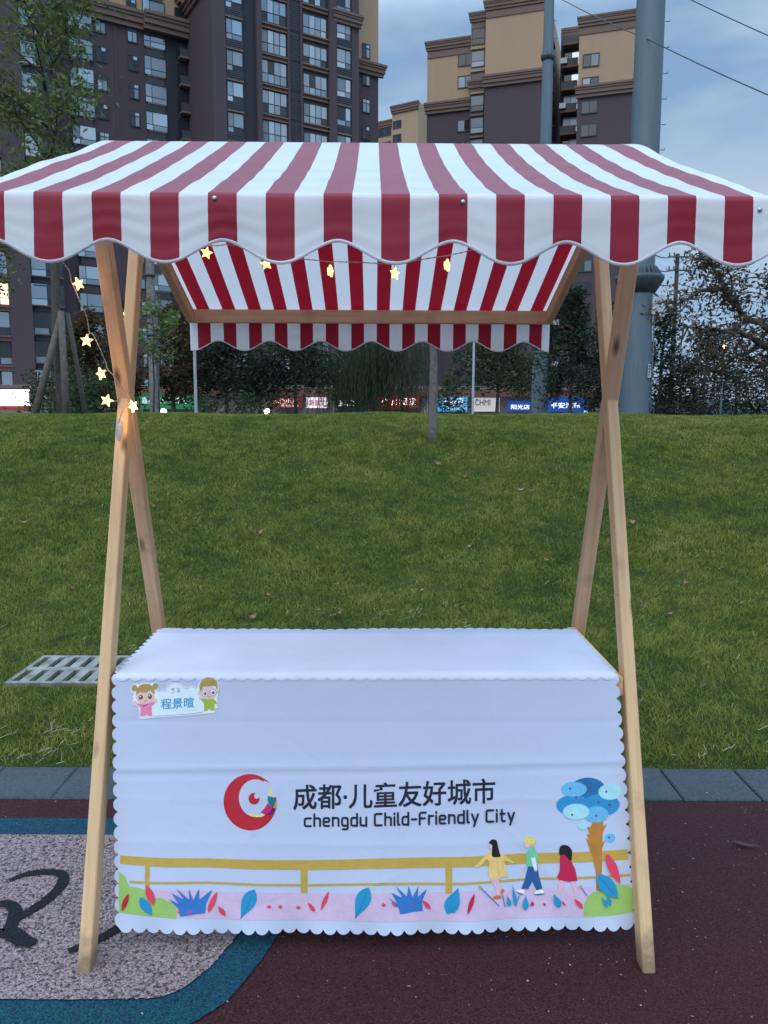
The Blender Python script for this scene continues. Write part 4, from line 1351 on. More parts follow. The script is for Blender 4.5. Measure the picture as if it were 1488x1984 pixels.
def f_boy(q_):
    q_.poly([(1032, 398), (1110, 412), (1166, 400), (1208, 444), (1204, 462), (1180, 456), (1178, 530), (1140, 530), (1122, 514), (1098, 532), (1064, 542), (1062, 450), (1030, 416)], 'greenshirt')
    q_.ell(1112, 336, 96, 70, 'skin'); q_.ell(1214, 470, 14, 20, 'skin'); q_.ell(1022, 396, 14, 20, 'skin'); q_.ell(1012, 340, 14, 22, 'skin'); q_.ell(1214, 320, 14, 22, 'skin')
    q_.poly([(1016, 320), (1012, 250), (1042, 196), (1100, 166), (1166, 176), (1210, 216), (1216, 300), (1202, 296), (1188, 262), (1120, 266), (1052, 268), (1034, 318)], 'hair')
    for x, y in ((1074, 342), (1164, 334)):
        q_.ell(x, y, 36, 36, 'tagline', n=24); q_.ell(x, y, 31, 31, 'white', n=24); q_.ell(x, y + 2, 18, 19, 'eye'); q_.ell(x - 5, y - 6, 6, 6, 'white', n=10)
    q_.line([(1108, 340), (1130, 338)], 5, 'tagline')
    q_.line([(1104, 380), (1120, 384), (1134, 378)], 5, 'crimson')
tag_part(f_boy, 'cartoon_boy', sticker, 0.0018)

# ================================================================== STAR LIGHT STRING
lights = empty('string_lights', (XS - 0.74, 2.25, 0), 0, 'warm star shaped fairy lights on a thin wire hung along the stall awning', 'string lights')
LO = Vector(lights.location)
def Lp(px, py, Y):
    return at_Y(px, py, Y) - LO
def star_mesh():
    mb = MB()
    top, bot = [], []
    rim_t, rim_b = [], []
    for k in range(10):
        r = 0.0185 if k % 2 == 0 else 0.0086
        a = math.pi / 2 + k * math.pi / 5
        rim_t.append(mb.vert((r * math.cos(a), -0.003, r * math.sin(a)))); rim_b.append(mb.vert((r * math.cos(a), 0.003, r * math.sin(a))))
    ct, cb = mb.vert((0, -0.010, 0)), mb.vert((0, 0.010, 0))
    for k in range(10):
        k2 = (k + 1) % 10
        mb.face((rim_t[k2], rim_t[k], ct)); mb.face((rim_b[k], rim_b[k2], cb)); mb.face((rim_t[k], rim_t[k2], rim_b[k2], rim_b[k]))
    return mb.mesh('star_bulb', M_fairy)
sm = star_mesh()
# (star centre px, wire px, Y, yaw, tilt)
stars = [((152, 550), (141, 549), 2.22, 1.05, -0.45), ((168, 660), (173, 645), 2.24, 0.15, 0.1), ((196, 724), (209, 716), 2.26, 1.15, 0.9), ((207, 776), (226, 777), 2.24, 0.1, 0.3), ((258, 787), (252, 772), 2.30, 1.15, -0.5),
         ((400, 490), (404, 476), 2.36, 0.3, 0.2), ((516, 511), (516, 497), 2.34, 0.4, -0.2), ((640, 525), (642, 507), 2.34, 1.25, 0.05), ((765, 530), (764, 512), 2.34, 0.75, 0.05), ((866, 514), (866, 495), 2.34, 1.1, 0.1)]
mbw = MB()
for (sx, sy), (wx_, wy_), Y, yaw_, tl in stars:
    ld = bpy.data.lights.new('bulb_light', 'POINT'); ld.energy = 0.28 if sx == 258 else 0.035; ld.color = (1.0, 0.55, 0.18); ld.shadow_soft_size = 0.012
    lo_ = link_mesh('bulb_light', ld, lights); lo_.location = Lp(sx, sy, Y) + Vector((0.012, -0.016, -0.012))
    o = link_mesh('star_bulb', sm, lights)
    o.location = Lp(sx, sy, Y)
    o.rotation_euler = (0, tl, yaw_)
    a, b = Lp(wx_, wy_, Y), Lp(sx, sy, Y)
    mbw.tube([a, a.lerp(b, 0.4) + Vector((0, 0, -0.001)), a.lerp(b, 0.75)], [0.0012, 0.0014, 0.0026], 6)
def wire(pts):
    P = [Lp(*q_) for q_ in pts]
    o = []
    for i in range(len(P) - 1):
        p0, p1, p2, p3 = P[max(i - 1, 0)], P[i], P[i + 1], P[min(i + 2, len(P) - 1)]
        for k in range(10):
            t = k / 10
            o.append(0.5 * ((2 * p1) + (p2 - p0) * t + (2 * p0 - 5 * p1 + 4 * p2 - p3) * t * t + (3 * p1 - p0 - 3 * p2 + p3) * t ** 3))
    o.append(P[-1])
    for s_ in (0.0, math.pi):         # two strands twisted together
        mbw.tube([c_ + Vector((math.cos(i * 1.1 + s_), 0, math.sin(i * 1.1 + s_))) * 0.0011 for i, c_ in enumerate(o)], 0.0009, 5)
wire([(228, 826, 2.33), (236, 800, 2.30), (247, 785, 2.285), (252, 772, 2.28), (236, 752, 2.26), (222, 730, 2.25), (209, 716, 2.25), (204, 700, 2.25), (190, 668, 2.24), (180, 648, 2.24), (173, 643, 2.24), (168, 615, 2.23), (155, 585, 2.22), (145, 560, 2.22), (138, 545, 2.21), (134, 525, 2.2), (120, 505, 2.16), (112, 480, 2.1), (128, 452, 2.05), (190, 440, 2.1),
      (260, 448, 2.25), (330, 462, 2.34), (404, 476, 2.36), (440, 474, 2.36), (480, 480, 2.34), (516, 496, 2.34), (560, 500, 2.34), (600, 503, 2.34), (642, 507, 2.34), (690, 508, 2.34), (764, 511, 2.34), (815, 503, 2.34), (866, 495, 2.34), (905, 487, 2.34), (960, 470, 2.36), (1010, 440, 2.42)])
mbw.build('wire', M_fwire, lights)
mb = MB()
mb.lathe([(0.004, 0.0), (0.0105, 0.014), (0.0115, 0.022), (0.0115, 0.06), (0.009, 0.078), (0.005, 0.084)], 12)
bb = mb.build('battery_box', M_plastic, lights)
bb.location = Lp(231, 867, 2.335); bb.rotation_euler = (0, 0.05, 0.4); bb.scale = (0.95, 1.6, 1)
# ================================================================== BUILDINGS
class Building:
    """local x runs along the facade, local y into the building, z up"""
    def __init__(self, name, label, cat, px, py, Y, ang, group=None):
        p = at_Y(px, py, Y)
        self.P = Vector((p.x, p.y, STREET_Z)); self.a = ang
        self.root = empty(name, self.P, ang, label, cat, group)
        self.ux = Vector((math.cos(ang), math.sin(ang))); self.uy = Vector((-math.sin(ang), math.cos(ang)))
    def hit(self, px, py, yl=0.0):
        d = ray(px, py); n = Vector((self.uy.x, self.uy.y, 0))
        o = Vector((0, 0, CAM_H)) - self.P
        k = (yl - o.dot(n)) / d.dot(n)
        q_ = o + d * k
        return q_.x * self.ux.x + q_.y * self.ux.y, q_.z
    def s(self, px, py=150, yl=0.0): return self.hit(px, py, yl)[0]
    def z(self, px, py, yl=0.0): return self.hit(px, py, yl)[1]
    def win(self, me, x, y, z):
        self.nw = getattr(self, 'nw', 0) + 1
        if self.nw > 100:
            self.rest = getattr(self, 'rest', [])
            self.rest.append((me, x, y, z))
            return
        o = link_mesh('window', me, self.root)
        o.location = (x, y, z)
    def finish(self):
        rest = getattr(self, 'rest', [])
        if not rest: return
        bm = bmesh.new(); mats = []
        for me, x, y, z in rest:
            b = bmesh.new(); b.from_mesh(me)
            for f in b.faces:
                m = me.materials[f.material_index]
                if m not in mats: mats.append(m)
                f.material_index = mats.index(m)
            bmesh.ops.translate(b, vec=(x, y, z), verts=b.verts[:])
            tmp = bpy.data.meshes.new('tmp'); b.to_mesh(tmp); b.free()
            bm.from_mesh(tmp); bpy.data.meshes.remove(tmp)
        me = bpy.data.meshes.new('upper_windows'); bm.to_mesh(me); bm.free()
        for m in mats: me.materials.append(m)
        o = link_mesh('upper_windows', me, self.root); o['kind'] = 'stuff'

WM = [M_frame, M_glass, M_glassd, M_curtain, M_lit, M_white]
rwz = random.Random(77)
def window_mesh(w, h, colsx, rows, kinds, fr=0.07, name='window'):
    """colsx: inner mullion positions 0..1, rows: transom positions 0..1 (from the bottom); kinds: material per pane"""
    mb = MB()
    x0, x1 = -w / 2, w / 2
    mb.box(x0, x1, -0.06, 0.02, 0, fr); mb.box(x0, x1, -0.06, 0.02, h - fr, h)
    mb.box(x0, x0 + fr, -0.06, 0.02, fr, h - fr); mb.box(x1 - fr, x1, -0.06, 0.02, fr, h - fr)
    cx = [0] + list(colsx) + [1]; rz = [0] + list(rows) + [1]
    iw, ih = w - 2 * fr, h - 2 * fr
    for c in colsx:
        mb.box(x0 + fr + iw * c - fr * 0.4, x0 + fr + iw * c + fr * 0.4, -0.05, 0.01, fr, h - fr)
    for r in rows:
        mb.box(x0 + fr, x1 - fr, -0.052, 0.012, fr + ih * r - fr * 0.45, fr + ih * r + fr * 0.45)
    k = 0
    for j in range(len(rz) - 1):
        for i in range(len(cx) - 1):
            a, b = x0 + fr + iw * cx[i], x0 + fr + iw * cx[i + 1]; c, d = fr + ih * rz[j], fr + ih * rz[j + 1]
            m = kinds[k % len(kinds)]; k += 1
            t1, t2 = rwz.uniform(-0.012, 0.012), rwz.uniform(-0.012, 0.012)      # panes never sit perfectly true
            mb.poly([(a, -0.02 + t1, c), (b, -0.02 - t1, c), (b, -0.02 - t1 + t2, d), (a, -0.02 + t1 + t2, d)], m)
    return mb.mesh(name, WM)
def variants(n, w, h, colsx, rows, weights=(1, 1, 1, 1, 2, 3), **k):
    out = []
    np_ = (len(colsx) + 1) * (len(rows) + 1)
    for _ in range(n):
        out.append(window_mesh(w, h, colsx, rows, [rwz.choice(weights) for _ in range(np_)], **k))
    return out
def cornice(mb, x0, x1, z, d0, h=0.9, m=0, out=0.35, ret=0.0):
    """stepped moulding standing proud of the wall at depth d0"""
    for k, (a, b, o) in enumerate(((0, 0.30, 0.45), (0.30, 0.62, 0.7), (0.62, 0.80, 0.85), (0.80, 1.0, 1.0))):
        mb.box(x0 - out * o * ret, x1 + out * o * ret, d0 - out * o, d0 + 0.02, z + h * a, z + h * b, m)
def louvre(mb, x0, x1, d, z0, z1, m):
    n = max(2, int((z1 - z0) / 0.17))
    for k in range(n):
        z = z0 + (z1 - z0) * k / n
        mb.box(x0, x1, d - 0.07, d - 0.02, z, z + (z1 - z0) / n * 0.6, m)

WALL = [M_brown, M_tan, M_cornice, M_terra, M_brownd, M_louver, M_cream]
ANG1 = math.atan2(0.515, 0.857)

# ---- tower in the middle left
B1 = Building('apartment_tower', 'dark brown apartment tower with stacked glazed balconies directly above the awning', 'apartment building', 560, 140, 87.8, ANG1)
def c1(px, py=150): return B1.s(px, py)
wall = MB()
XL, XR = c1(410), c1(693)
TOP1 = B1.z(560, -330)
SB = 2.6                                # setback of the right hand strip
XR2 = B1.s(733, 150, SB)
zc1 = B1.z(712, 140, SB)                # cornice between brown and ochre on the setback strip
FL = 3.0
zw0 = B1.z(530, 119.5)                  # top of one balcony window
zf0 = zw0 % FL
DEEP = 15.0
def floors(z_ref, lo, hi):
    k = math.ceil((lo - z_ref) / FL)
    out = []
    while z_ref + k * FL < hi:
        out.append(z_ref + k * FL); k += 1
    return out
wall.box(XL, XR, 0.0, DEEP, 0, TOP1, 0)
wall.box(XR, XR2, SB, DEEP, 0, zc1, 0); wall.box(XR, XR2, SB + 0.01, DEEP, zc1, TOP1 - 6, 1)
cornice(wall, XR - 0.2, XR2 + 0.3, zc1 - 0.3, SB, 1.3, 2, 0.7, 0.8)
# projecting piers
pier = [(410, 435, 0.5, 0), (495.5, 505, 0.5, 0), (635, 648, 0.55, 0), (679, 693, 0.3, 0), (556, 560.5, 0.3, 0), (580.5, 584.5, 0.3, 0)]
for a, b, d, m in pier:
    wall.box(c1(a), c1(b), -d, -0.003, 0, TOP1 - 3, m)
wall.box(c1(471), c1(495), -0.04, -0.003, 0, TOP1 - 3, 4)  # flat dark strip: shade of a recess painted on the wall
for z in floors(zw0, 6, TOP1 - 3):
    for a, b in ((505.5, 555.5), (585, 634.5)):
        x0, x1 = c1(a), c1(b)
        wall.box(x0, x1, -0.28, -0.004, z + 0.02, z + 0.12, 2); wall.box(x0, x1, -0.16, -0.004, z + 0.12, z + 0.42, 3 if z < zc1 + 4 else 1); wall.box(x0, x1, -0.34, -0.004, z + 0.42, z + 0.56, 2)
    for a, b in ((436, 469.5), (649, 677.5)):
        x0, x1 = c1(a), c1(b)
        wall.box(x0, x1, -0.45, -0.004, z + 0.0, z + 0.14, 2)
        louvre(wall, x0, x1, -0.36, z + 0.16, z + 0.92, 5)
        wall.box(x0, x1, -0.36, -0.006, z + 0.15, z + 0.93, 4)
    x0, x1 = c1(561), c1(580)
    louvre(wall, x0, x1, -0.10, z - 2.4, z + 0.4, 5)
    wall.box(x0, x1, -0.10, -0.004, z + 0.42, z + 0.58, 0)
cornice(wall, c1(645), c1(694), B1.z(670, 52), -0.3, 1.2, 2, 0.6, 0.5)
cornice(wall, XL - 0.3, XR + 0.3, TOP1 - 1.2, 0.0, 1.2, 2, 0.7, 0.9)
wall.box(XL + 0.3, XR - 0.3, 0.3, 4, TOP1, TOP1 + 0.4, 0)
# left flank: cornice running back and small windows
zc_side = B1.z(410, -30)
for k, (o, a, b) in enumerate(((0.25, 0, 0.4), (0.45, 0.4, 0.8), (0.7, 0.8, 1.3))):
    wall.box(XL - o, XL - 0.003, -0.3, DEEP, zc_side + a, zc_side + b, 2)
wall.build('wall', WALL, B1.root)
wbal = variants(7, c1(555) - c1(505.5), 2.32, (0.25, 0.5, 0.75), (0.42,), (1, 1, 1, 1, 2, 3, 1), fr=0.08)
wsid = variants(5, c1(469) - c1(437), 2.0, (0.36,), (0.28,), (1, 1, 1, 2, 3))
wsid2 = variants(5, c1(677) - c1(649.5), 2.0, (0.62,), (0.3,), (1, 1, 3, 2, 1))
wsm = variants(4, 1.05, 1.55, (0.5,), (0.72,), (2, 2, 3, 1), fr=0.09)
zlist = [z for z in floors(zw0, 22, B1.z(560, -15))] + [z for z in floors(zw0, 6, 22)]
for z in zlist:
    B1.win(rwz.choice(wbal), (c1(505.5) + c1(555)) / 2, -0.06, z - 2.32)
    B1.win(rwz.choice(wbal), (c1(585.5) + c1(634)) / 2, -0.06, z - 2.32 - 0.35)
    B1.win(rwz.choice(wsid), (c1(437) + c1(469)) / 2, -0.30, z - 2.05)
    B1.win(rwz.choice(wsid2), (c1(649.5) + c1(677)) / 2, -0.30, z - 2.05)
    B1.win(rwz.choice(wsm), B1.s(709, 150, SB), SB - 0.05, z - 1.9)
for z in floors(zw0, B1.z(560, -15), TOP1 - 3):
    for a, b, wv_, d in ((505.5, 555, wbal, -0.06), (585.5, 634, wbal, -0.06), (437, 469, wsid, -0.3), (649.5, 677, wsid2, -0.3)):
        B1.nw = 101
        B1.win(rwz.choice(wv_), (c1(a) + c1(b)) / 2, d, z - 2.32)
B1.finish()

# ---- block behind it on the left
B0 = Building('apartment_block', 'dark brown apartment block with ochre top floors behind the slender street tree', 'apartment building', 300, 120, 88.3, ANG1)
def c0(px, py=130, yl=0.0): return B0.s(px, py, yl)
wall = MB()
TOP0 = B0.z(300, -330)
zc0 = B0.z(290, 50)
X0, X1 = c0(-140), c0(376)
wall.box(X0, X1, 0.0, 16, 0, zc0, 0); wall.box(X0, X1, 0.012, 16, zc0, TOP0, 1)
cornice(wall, c0(86), c0(278), zc0 - 0.7, 0.0, 1.7, 2, 0.8, 0.3)
cornice(wall, c0(278), X1, zc0 - 0.7, -0.55, 1.7, 2, 0.8, 0.0)
wall.box(c0(279), X1, -0.55, -0.003, zc0 - 0.69, zc0 + 0.4, 0)
wall.box(c0(224, 200), c0(230, 200), -0.06, -0.003, 0, zc0 - 0.8, 0)
zt0 = B0.z(300, 57)
FL = 2.8
zfl = floors(zt0, 5.5, TOP0 - 2)
FL = 3.0
# left bay stands forward
BAY = -4.5
bx0, bx1 = B0.s(-150, 300, BAY), B0.s(46, 300, BAY)
bx2 = B0.s(108, 300, BAY * 0.75)
wall.box(bx0, bx1, BAY, -0.003, 0, TOP0 - 4, 0)
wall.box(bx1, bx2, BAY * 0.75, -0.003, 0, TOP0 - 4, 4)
wall.box(bx1 - 2.0, bx1, BAY - 0.5, BAY - 0.003, 0, TOP0 - 4, 0)
wall.box(c0(318), c0(343), -0.05, -0.003, 0, zc0 - 0.8, 4)  # recess shade as a dark strip, the wall itself stays flat
wall.box(c0(345), X1, -0.06, -0.003, 0, zc0 - 0.8, 4)
wall.box(c0(140), c0(174), -0.25, -0.003, 0, zc0 - 0.8, 0)
for z in zfl:
    wall.box(c0(284), c0(317), -0.22, -0.004, z - 2.1, z - 1.95, 2); wall.box(c0(284), c0(317), -0.16, -0.004, z - 2.85, z - 2.1, 5)
    wall.box(c0(345), X1, -0.9, -0.062, z - 2.55, z - 2.35, 2); wall.box(c0(345), X1, -0.85, -0.80, z - 2.35, z - 1.55, 5)
    x0, x1 = B0.s(52, 300, BAY * 0.75), B0.s(106, 300, BAY * 0.75)
    louvre(wall, x0, x1 - 0.4, BAY * 0.75, z - 2.95, z - 2.1, 5)
    wall.box(bx1 - 0.01, bx2 + 0.15, BAY * 0.75 - 0.25, BAY * 0.75 - 0.003, z - 2.1, z - 1.98, 3)
    wall.box(bx0, bx1 - 2.0, BAY - 0.7, BAY - 0.003, z - 2.6, z - 2.42, 3); wall.box(bx0, bx1 - 2.0, BAY - 0.55, BAY - 0.003, z - 2.95, z - 2.6, 3)
wall.build('wall', WALL, B0.root)
w_big = variants(5, 4.1, 2.1, (0.62,), (0.32,), (1, 1, 3, 2, 3))
w_mid = variants(5, 2.35, 1.95, (0.30,), (0.30,), (1, 1, 1, 3))
w_bal = variants(4, 2.2, 2.2, (0.5,), (), (2, 3, 2, 2))
w_ldk = variants(4, 3.2, 2.2, (0.5,), (0.3,), (2, 2, 3, 1, 2))
wlit = window_mesh(2.7, 2.1, (0.4, 0.7), (0.3,), [4, 2, 3, 4, 4, 3])
for i, z in enumerate(zfl):
    if z > TOP0 - 5: continue
    vis = z < B0.z(300, -30)
    if not vis: B0.nw = 101
    B0.win(rwz.choice(w_mid), (c0(285) + c0(316)) / 2, -0.05, z - 1.95)
    B0.win(rwz.choice(w_bal), (c0(346) + c0(373)) / 2, -0.12, z - 2.3)
    B0.win(rwz.choice(wsm), c0(258), -0.04, z - 1.9)
    B0.win(rwz.choice(wsm), c0(197), -0.04, z - 1.75)
    B0.win(rwz.choice(w_mid), c0(157), -0.30, z - 1.95)
    B0.win(rwz.choice(w_ldk), (B0.s(54, 300, BAY * .75) + B0.s(102, 300, BAY * .75)) / 2 , BAY * 0.75 - 0.05, z - 2.05)
    zb = B0.z(18, 553, BAY)
    lit = abs(z - 1.0 - zb) < 1.5
    B0.win(wlit if lit else rwz.choice(w_ldk), B0.s(14, 300, BAY), BAY - 0.05, z - 2.35)
    B0.win(rwz.choice(w_ldk), B0.s(-60, 300, BAY), BAY - 0.05, z - 2.35)
B0.finish()

# ---- ochre and brown tower on the right
ANG2 = -R(17.6)
B2 = Building('apartment_tower', 'ochre topped tower with blank gable walls behind the right end of the awning', 'apartment building', 1000, 70, 114.0, ANG2)
def c2(px, yl=0.0, py=120): return B2.s(px, py, yl)
wall = MB()
CZ = B2.z(1000, 152)                    # ochre / brown change on the middle gable
sec = [  # px left, px right, setback, cornice z, top z
    (828, 912, 3.0, B2.z(870, 208, 3.0), B2.z(870, 77, 3.0)),
    (912, 942, 2.2, B2.z(925, 168, 2.2), B2.z(925, 25, 2.2)),
    (940, 1060, 0.0, B2.z(1000, 152), B2.z(1000, -6)),
    (1086, 1122, 6.0, B2.z(1104, 182, 6.0), B2.z(1104, 55, 6.0)),
    (1121, 1232, 1.0, B2.z(1176, 174, 1.0), B2.z(1176, 27, 1.0))]
SX = {}
for i, (a, b, yl, zc, zt) in enumerate(sec):
    x0, x1 = c2(a, yl), c2(b, yl)
    SX[i] = (x0, x1)
    e = 0.011 * i
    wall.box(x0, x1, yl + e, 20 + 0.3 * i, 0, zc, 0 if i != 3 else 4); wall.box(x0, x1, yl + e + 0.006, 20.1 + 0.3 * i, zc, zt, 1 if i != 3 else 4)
    if i == 3:
        cornice(wall, x0, x1, zt - 1.6, yl + e, 1.6, 2, 0.4, 0.0)
        continue
    wall.box(x0 + 0.02, x1 - 0.02, yl + e - 0.10, yl + e - 0.003, zt - 2.2, zt - 1.35, 2)
    cornice(wall, x0, x1, zt - 1.25, yl + e, 1.25, 2, 0.5, 0.7)
    cornice(wall, x0, x1, zc - 0.7, yl + e, 1.5, 2, 0.65, 0.6)
# flank of the gable between the two poles: dark, with ledges
x1 = SX[2][1]
zw2 = B2.z(1145, 58, 1.0)
fl2 = floors(zw2, 4, B2.z(1145, 40, 1.0) + 3)
for z in fl2:
    wall.box(x1 + 0.003, x1 + 0.5, 1.5, 5.5, z - 2.9, z - 2.6, 3)
    wall.box(SX[3][0] + 0.3, SX[3][1] - 0.05, 4.6, 5.997, z - 2.9, z - 2.6, 3); wall.box(SX[3][0] + 0.3, SX[3][1] - 0.05, 4.62, 4.68, z - 2.6, z - 1.7, 5)
    xa, xb_ = c2(915, 2.2), c2(938, 2.2)
    wall.box(xa - 0.2, xb_ + 0.1, 1.95, 2.205, z - 2.95, z - 2.65, 1 if z > CZ else 2)
wall.build('wall', WALL, B2.root)
w2 = variants(6, 2.2, 1.7, (0.5,), (), (3, 2, 3, 2), fr=0.13)
w2b = variants(4, 1.9, 2.2, (), (0.35,), (2, 2, 2, 3), fr=0.08)
w2c = variants(4, 2.1, 2.1, (0.5,), (0.35,), (2, 1, 3, 2))
w2d = variants(3, 1.7, 1.4, (0.5,), (), (1, 3, 2), fr=0.12)
for z in fl2:
    if z < sec[4][4] - 2.0: B2.win(rwz.choice(w2), c2(1145, 1.0), 0.99, z - 1.7)
    if z < sec[0][4] - 2.0: B2.win(rwz.choice(w2), c2(902, 3.0), 2.95, z - 1.6)
    if z < sec[1][4] - 1.5: B2.win(rwz.choice(w2b), c2(926, 2.2), 2.15, z - 2.3)
    if z < sec[3][4] - 2: B2.win(rwz.choice(w2c), c2(1108, 6.0), 5.96, z - 2.2)
    f = link_mesh('window', rwz.choice(w2d), B2.root); f.location = (x1 + 0.05, 3.2, z - 1.8); f.rotation_euler = (0, 0, math.pi / 2)
mb = MB()
for z in fl2[::2]:
    mb.box(-0.45, 0.45, -0.35, 0, z - 2.4, z - 1.7, 0)
o = mb.build('air_conditioner', M_white, B2.root); o.location = (SX[3][0] + 0.6, 4.6, 0)

# ---- small ochre block between the two towers
B3 = Building('apartment_block', 'distant small ochre block seen in the gap between the two towers', 'apartment building', 780, 240, 190, -R(30))
wall = MB()
x0, x1 = B3.s(728, 250), B3.s(822, 250)
zt = B3.z(790, 212)
xm = B3.s(772, 250)
zb3 = B3.z(790, 300)
wall.box(x0, xm, 0, 14, zb3, zt - 1.5, 1); wall.box(xm, x1, -3, 14.1, zb3, zt, 1)
wall.box(x0, xm, 0, 14, 0, zb3, 0); wall.box(xm, x1, -3, 14.1, 0, zb3, 0)
cornice(wall, x0, xm, zt - 3.0, 0, 1.5, 2, 0.6, 0.4); cornice(wall, xm, x1, zt - 1.6, -3, 1.6, 2, 0.7, 0.4)
wall.build('wall', WALL, B3.root)
w3 = variants(3, 2.2, 1.7, (0.5,), (), (2, 3, 1), fr=0.15)
for z in floors(zt - 3.2, 20, zt - 2):
    B3.win(rwz.choice(w3), x0 + (xm - x0) * 0.5, -0.06, z - 1.7); B3.win(rwz.choice(w3), x0 + (xm - x0) * 0.15, -0.06, z - 1.7)
    B3.win(rwz.choice(w3), xm + (x1 - xm) * 0.2, -3.06, z - 1.7)

# ================================================================== SHOPS AT STREET LEVEL
SHY = 72.0
shop = empty('shop_row', (0, SHY, STREET_Z), 0, 'low row of cream shopfronts under a clay tiled ledge beyond the lawn', 'shops')
def sx(px, Y=SHY): return at_Y(px, 785, Y).x
def szz(py, Y=SHY): return at_Y(744, py, Y).z - STREET_Z
mb = MB()
mb.box(sx(-60), sx(1185), 0.6, 12, 0, 5.2, 0)
for px in (62, 512, 824, 900, 1042, 1160, 270, 650):
    mb.box(sx(px - 6), sx(px + 6), 0.15, 0.597, 0, 4.2, 0)
mb.build('wall', M_cream, shop)
mb = MB()
for k in range(6):                        # tiled ledge in courses
    y0, y1 = -0.5 + k * 0.22, -0.28 + k * 0.22
    mb.box(sx(-60), sx(1185), y0, y1 + 0.06, 4.25 + k * 0.16, 4.34 + k * 0.16, 0)
mb.build('tiled_ledge', M_tile, shop)
mb = MB()
for a, b in ((278, 300), (318, 372), (530, 575), (590, 640), (720, 812), (848, 896), (912, 965), (1062, 1128)):
    mb.box(sx(a), sx(b), 0.45, 0.59, 0, 2.65, 0)
mb.build('shopfront', M_glassd, shop)
def sign(px0, px1, py0, py1, board, label, texts, Y=SHY - 0.5, glow=None, group=None, dep=0.18):
    """board with raised letters; texts: (string, px0, px1, py_bottom, height px, material)"""
    a, b = at_Y(px0, py1, Y), at_Y(px1, py0, Y)
    root = empty('shop_sign', ((a.x + b.x) / 2, Y, a.z), 0, label, 'shop sign', group)
    w, h = b.x - a.x, b.z - a.z
    mb = MB()
    mb.box(-w / 2, w / 2, 0, dep, 0, h, 0)
    mb.box(-w / 2 - 0.04, w / 2 + 0.04, -0.03, dep + 0.02, h, h + 0.06, 0); mb.box(-w / 2 - 0.04, w / 2 + 0.04, -0.03, dep + 0.02, -0.06, 0, 0)
    mb.build('board', board, root)
    for body, q0, q1, pb, hp, mt in texts:
        me = text_mesh(body)
        co = [v.co for v in me.vertices]
        mnx, mxx = min(c.x for c in co), max(c.x for c in co); mny, mxy = min(c.y for c in co), max(c.y for c in co)
        A, B = at_Y(q0, pb, Y), at_Y(q1, pb - hp, Y)
        bm = bmesh.new(); bm.from_mesh(me)
        for v in bm.verts:
            v.co = (A.x + (B.x - A.x) * (v.co.x - mnx) / (mxx - mnx) - root.location.x, -0.05, A.z + (B.z - A.z) * (v.co.y - mny) / (mxy - mny) - root.location.z)
        r = bmesh.ops.extrude_face_region(bm, geom=bm.faces[:])
        bmesh.ops.translate(bm, vec=(0, 0.04, 0), verts=[g for g in r['geom'] if isinstance(g, bmesh.types.BMVert)])
        bm.to_mesh(me); bm.free()
        me.materials.clear(); me.materials.append(mt)
        link_mesh('lettering', me, root)
    return root
M_sgreen = emit('green_sign_face', (0.02, 0.25, 0.12), 0.22, alb(20, 95, 60))
M_sred = emit('red_sign_face', (0.35, 0.01, 0.02), 0.35, alb(120, 20, 30))
M_sredd = emit('dark_red_sign_face', (0.30, 0.02, 0.02), 0.22, alb(95, 22, 28))
M_sblue = emit('sky_blue_sign_face', (0.07, 0.30, 0.62), 0.45, alb(60, 130, 190))
M_snavy = emit('deep_blue_sign_face', (0.01, 0.08, 0.42), 0.22, alb(25, 60, 140))
M_sgrey = emit('pale_grey_sign_face', (0.55, 0.55, 0.58), 0.30, alb(165, 165, 175))
M_spink = emit('pink_white_sign_face', (0.85, 0.72, 0.80), 0.55, alb(205, 190, 205))
M_swhite = emit('bright_white_sign_face', (1.0, 1.0, 1.0), 3.2)
M_sblack = plain('black_sign_face', alb(28, 28, 32), 0.5)
M_twhite = emit('white_lit_letters', (1.0, 0.97, 0.95), 1.1)
M_tbright = emit('bright_lit_letters', (1.0, 0.95, 0.92), 4.0)
M_tdim = emit('dim_white_letters', (0.75, 0.8, 0.8), 0.45)
M_tyel = emit('yellow_letters', (0.95, 0.62, 0.15), 0.7)
M_tmag = plain('magenta_letters', alb(130, 20, 90), 0.5)
M_tgrey = plain('charcoal_letters', alb(62, 60, 66), 0.5)
sign(270, 380, 765, 791, M_sgreen, 'green shop sign with white characters beside the concrete pole', [('嘉实汽车保养站', 275, 362, 782, 12, M_tdim)])
sign(524, 584, 769, 789, M_sredd, 'dark red shop sign with yellow characters under the dark evergreens', [('彩色小站', 530, 576, 783, 11, M_tyel), ('美术生活馆', 545, 578, 788, 4, M_tdim)])
sign(594, 634, 771, 789, M_spink, 'pink and white shop sign with magenta characters left of the willow', [('新颜文', 600, 630, 786, 12, M_tmag)])
sign(650, 694, 774, 790, M_sblack, 'black shop sign with glowing white characters seen through the willow', [('鱼小江', 656, 690, 787, 11, M_tbright)])
sign(730, 812, 767, 791, M_sred, 'red shop sign with glowing white characters right of the willow', [('广川', 737, 775, 786, 13, M_tbright), ('酒家', 778, 806, 785, 14, M_tbright), ('川菜火锅', 790, 810, 790, 3, M_tdim)])
sign(845, 906, 770, 796, M_sblue, 'sky blue shop sign with white characters behind the young tree', [('宇装饰', 858, 898, 782, 11, M_twhite), ('家庭装修设计', 865, 902, 788, 4, M_tdim), ('门窗橱柜灯具', 868, 904, 794, 4, M_tdim)])
sign(918, 968, 772, 796, M_sgrey, 'pale grey shop sign with charcoal letters right of the thin white pole', [('CHMI', 920, 950, 785, 11, M_tgrey)])
sign(982, 1032, 778, 796, M_snavy, 'small blue shop sign with white letters left of the slim power pole', [('阳光店', 990, 1026, 793, 9, M_twhite)])
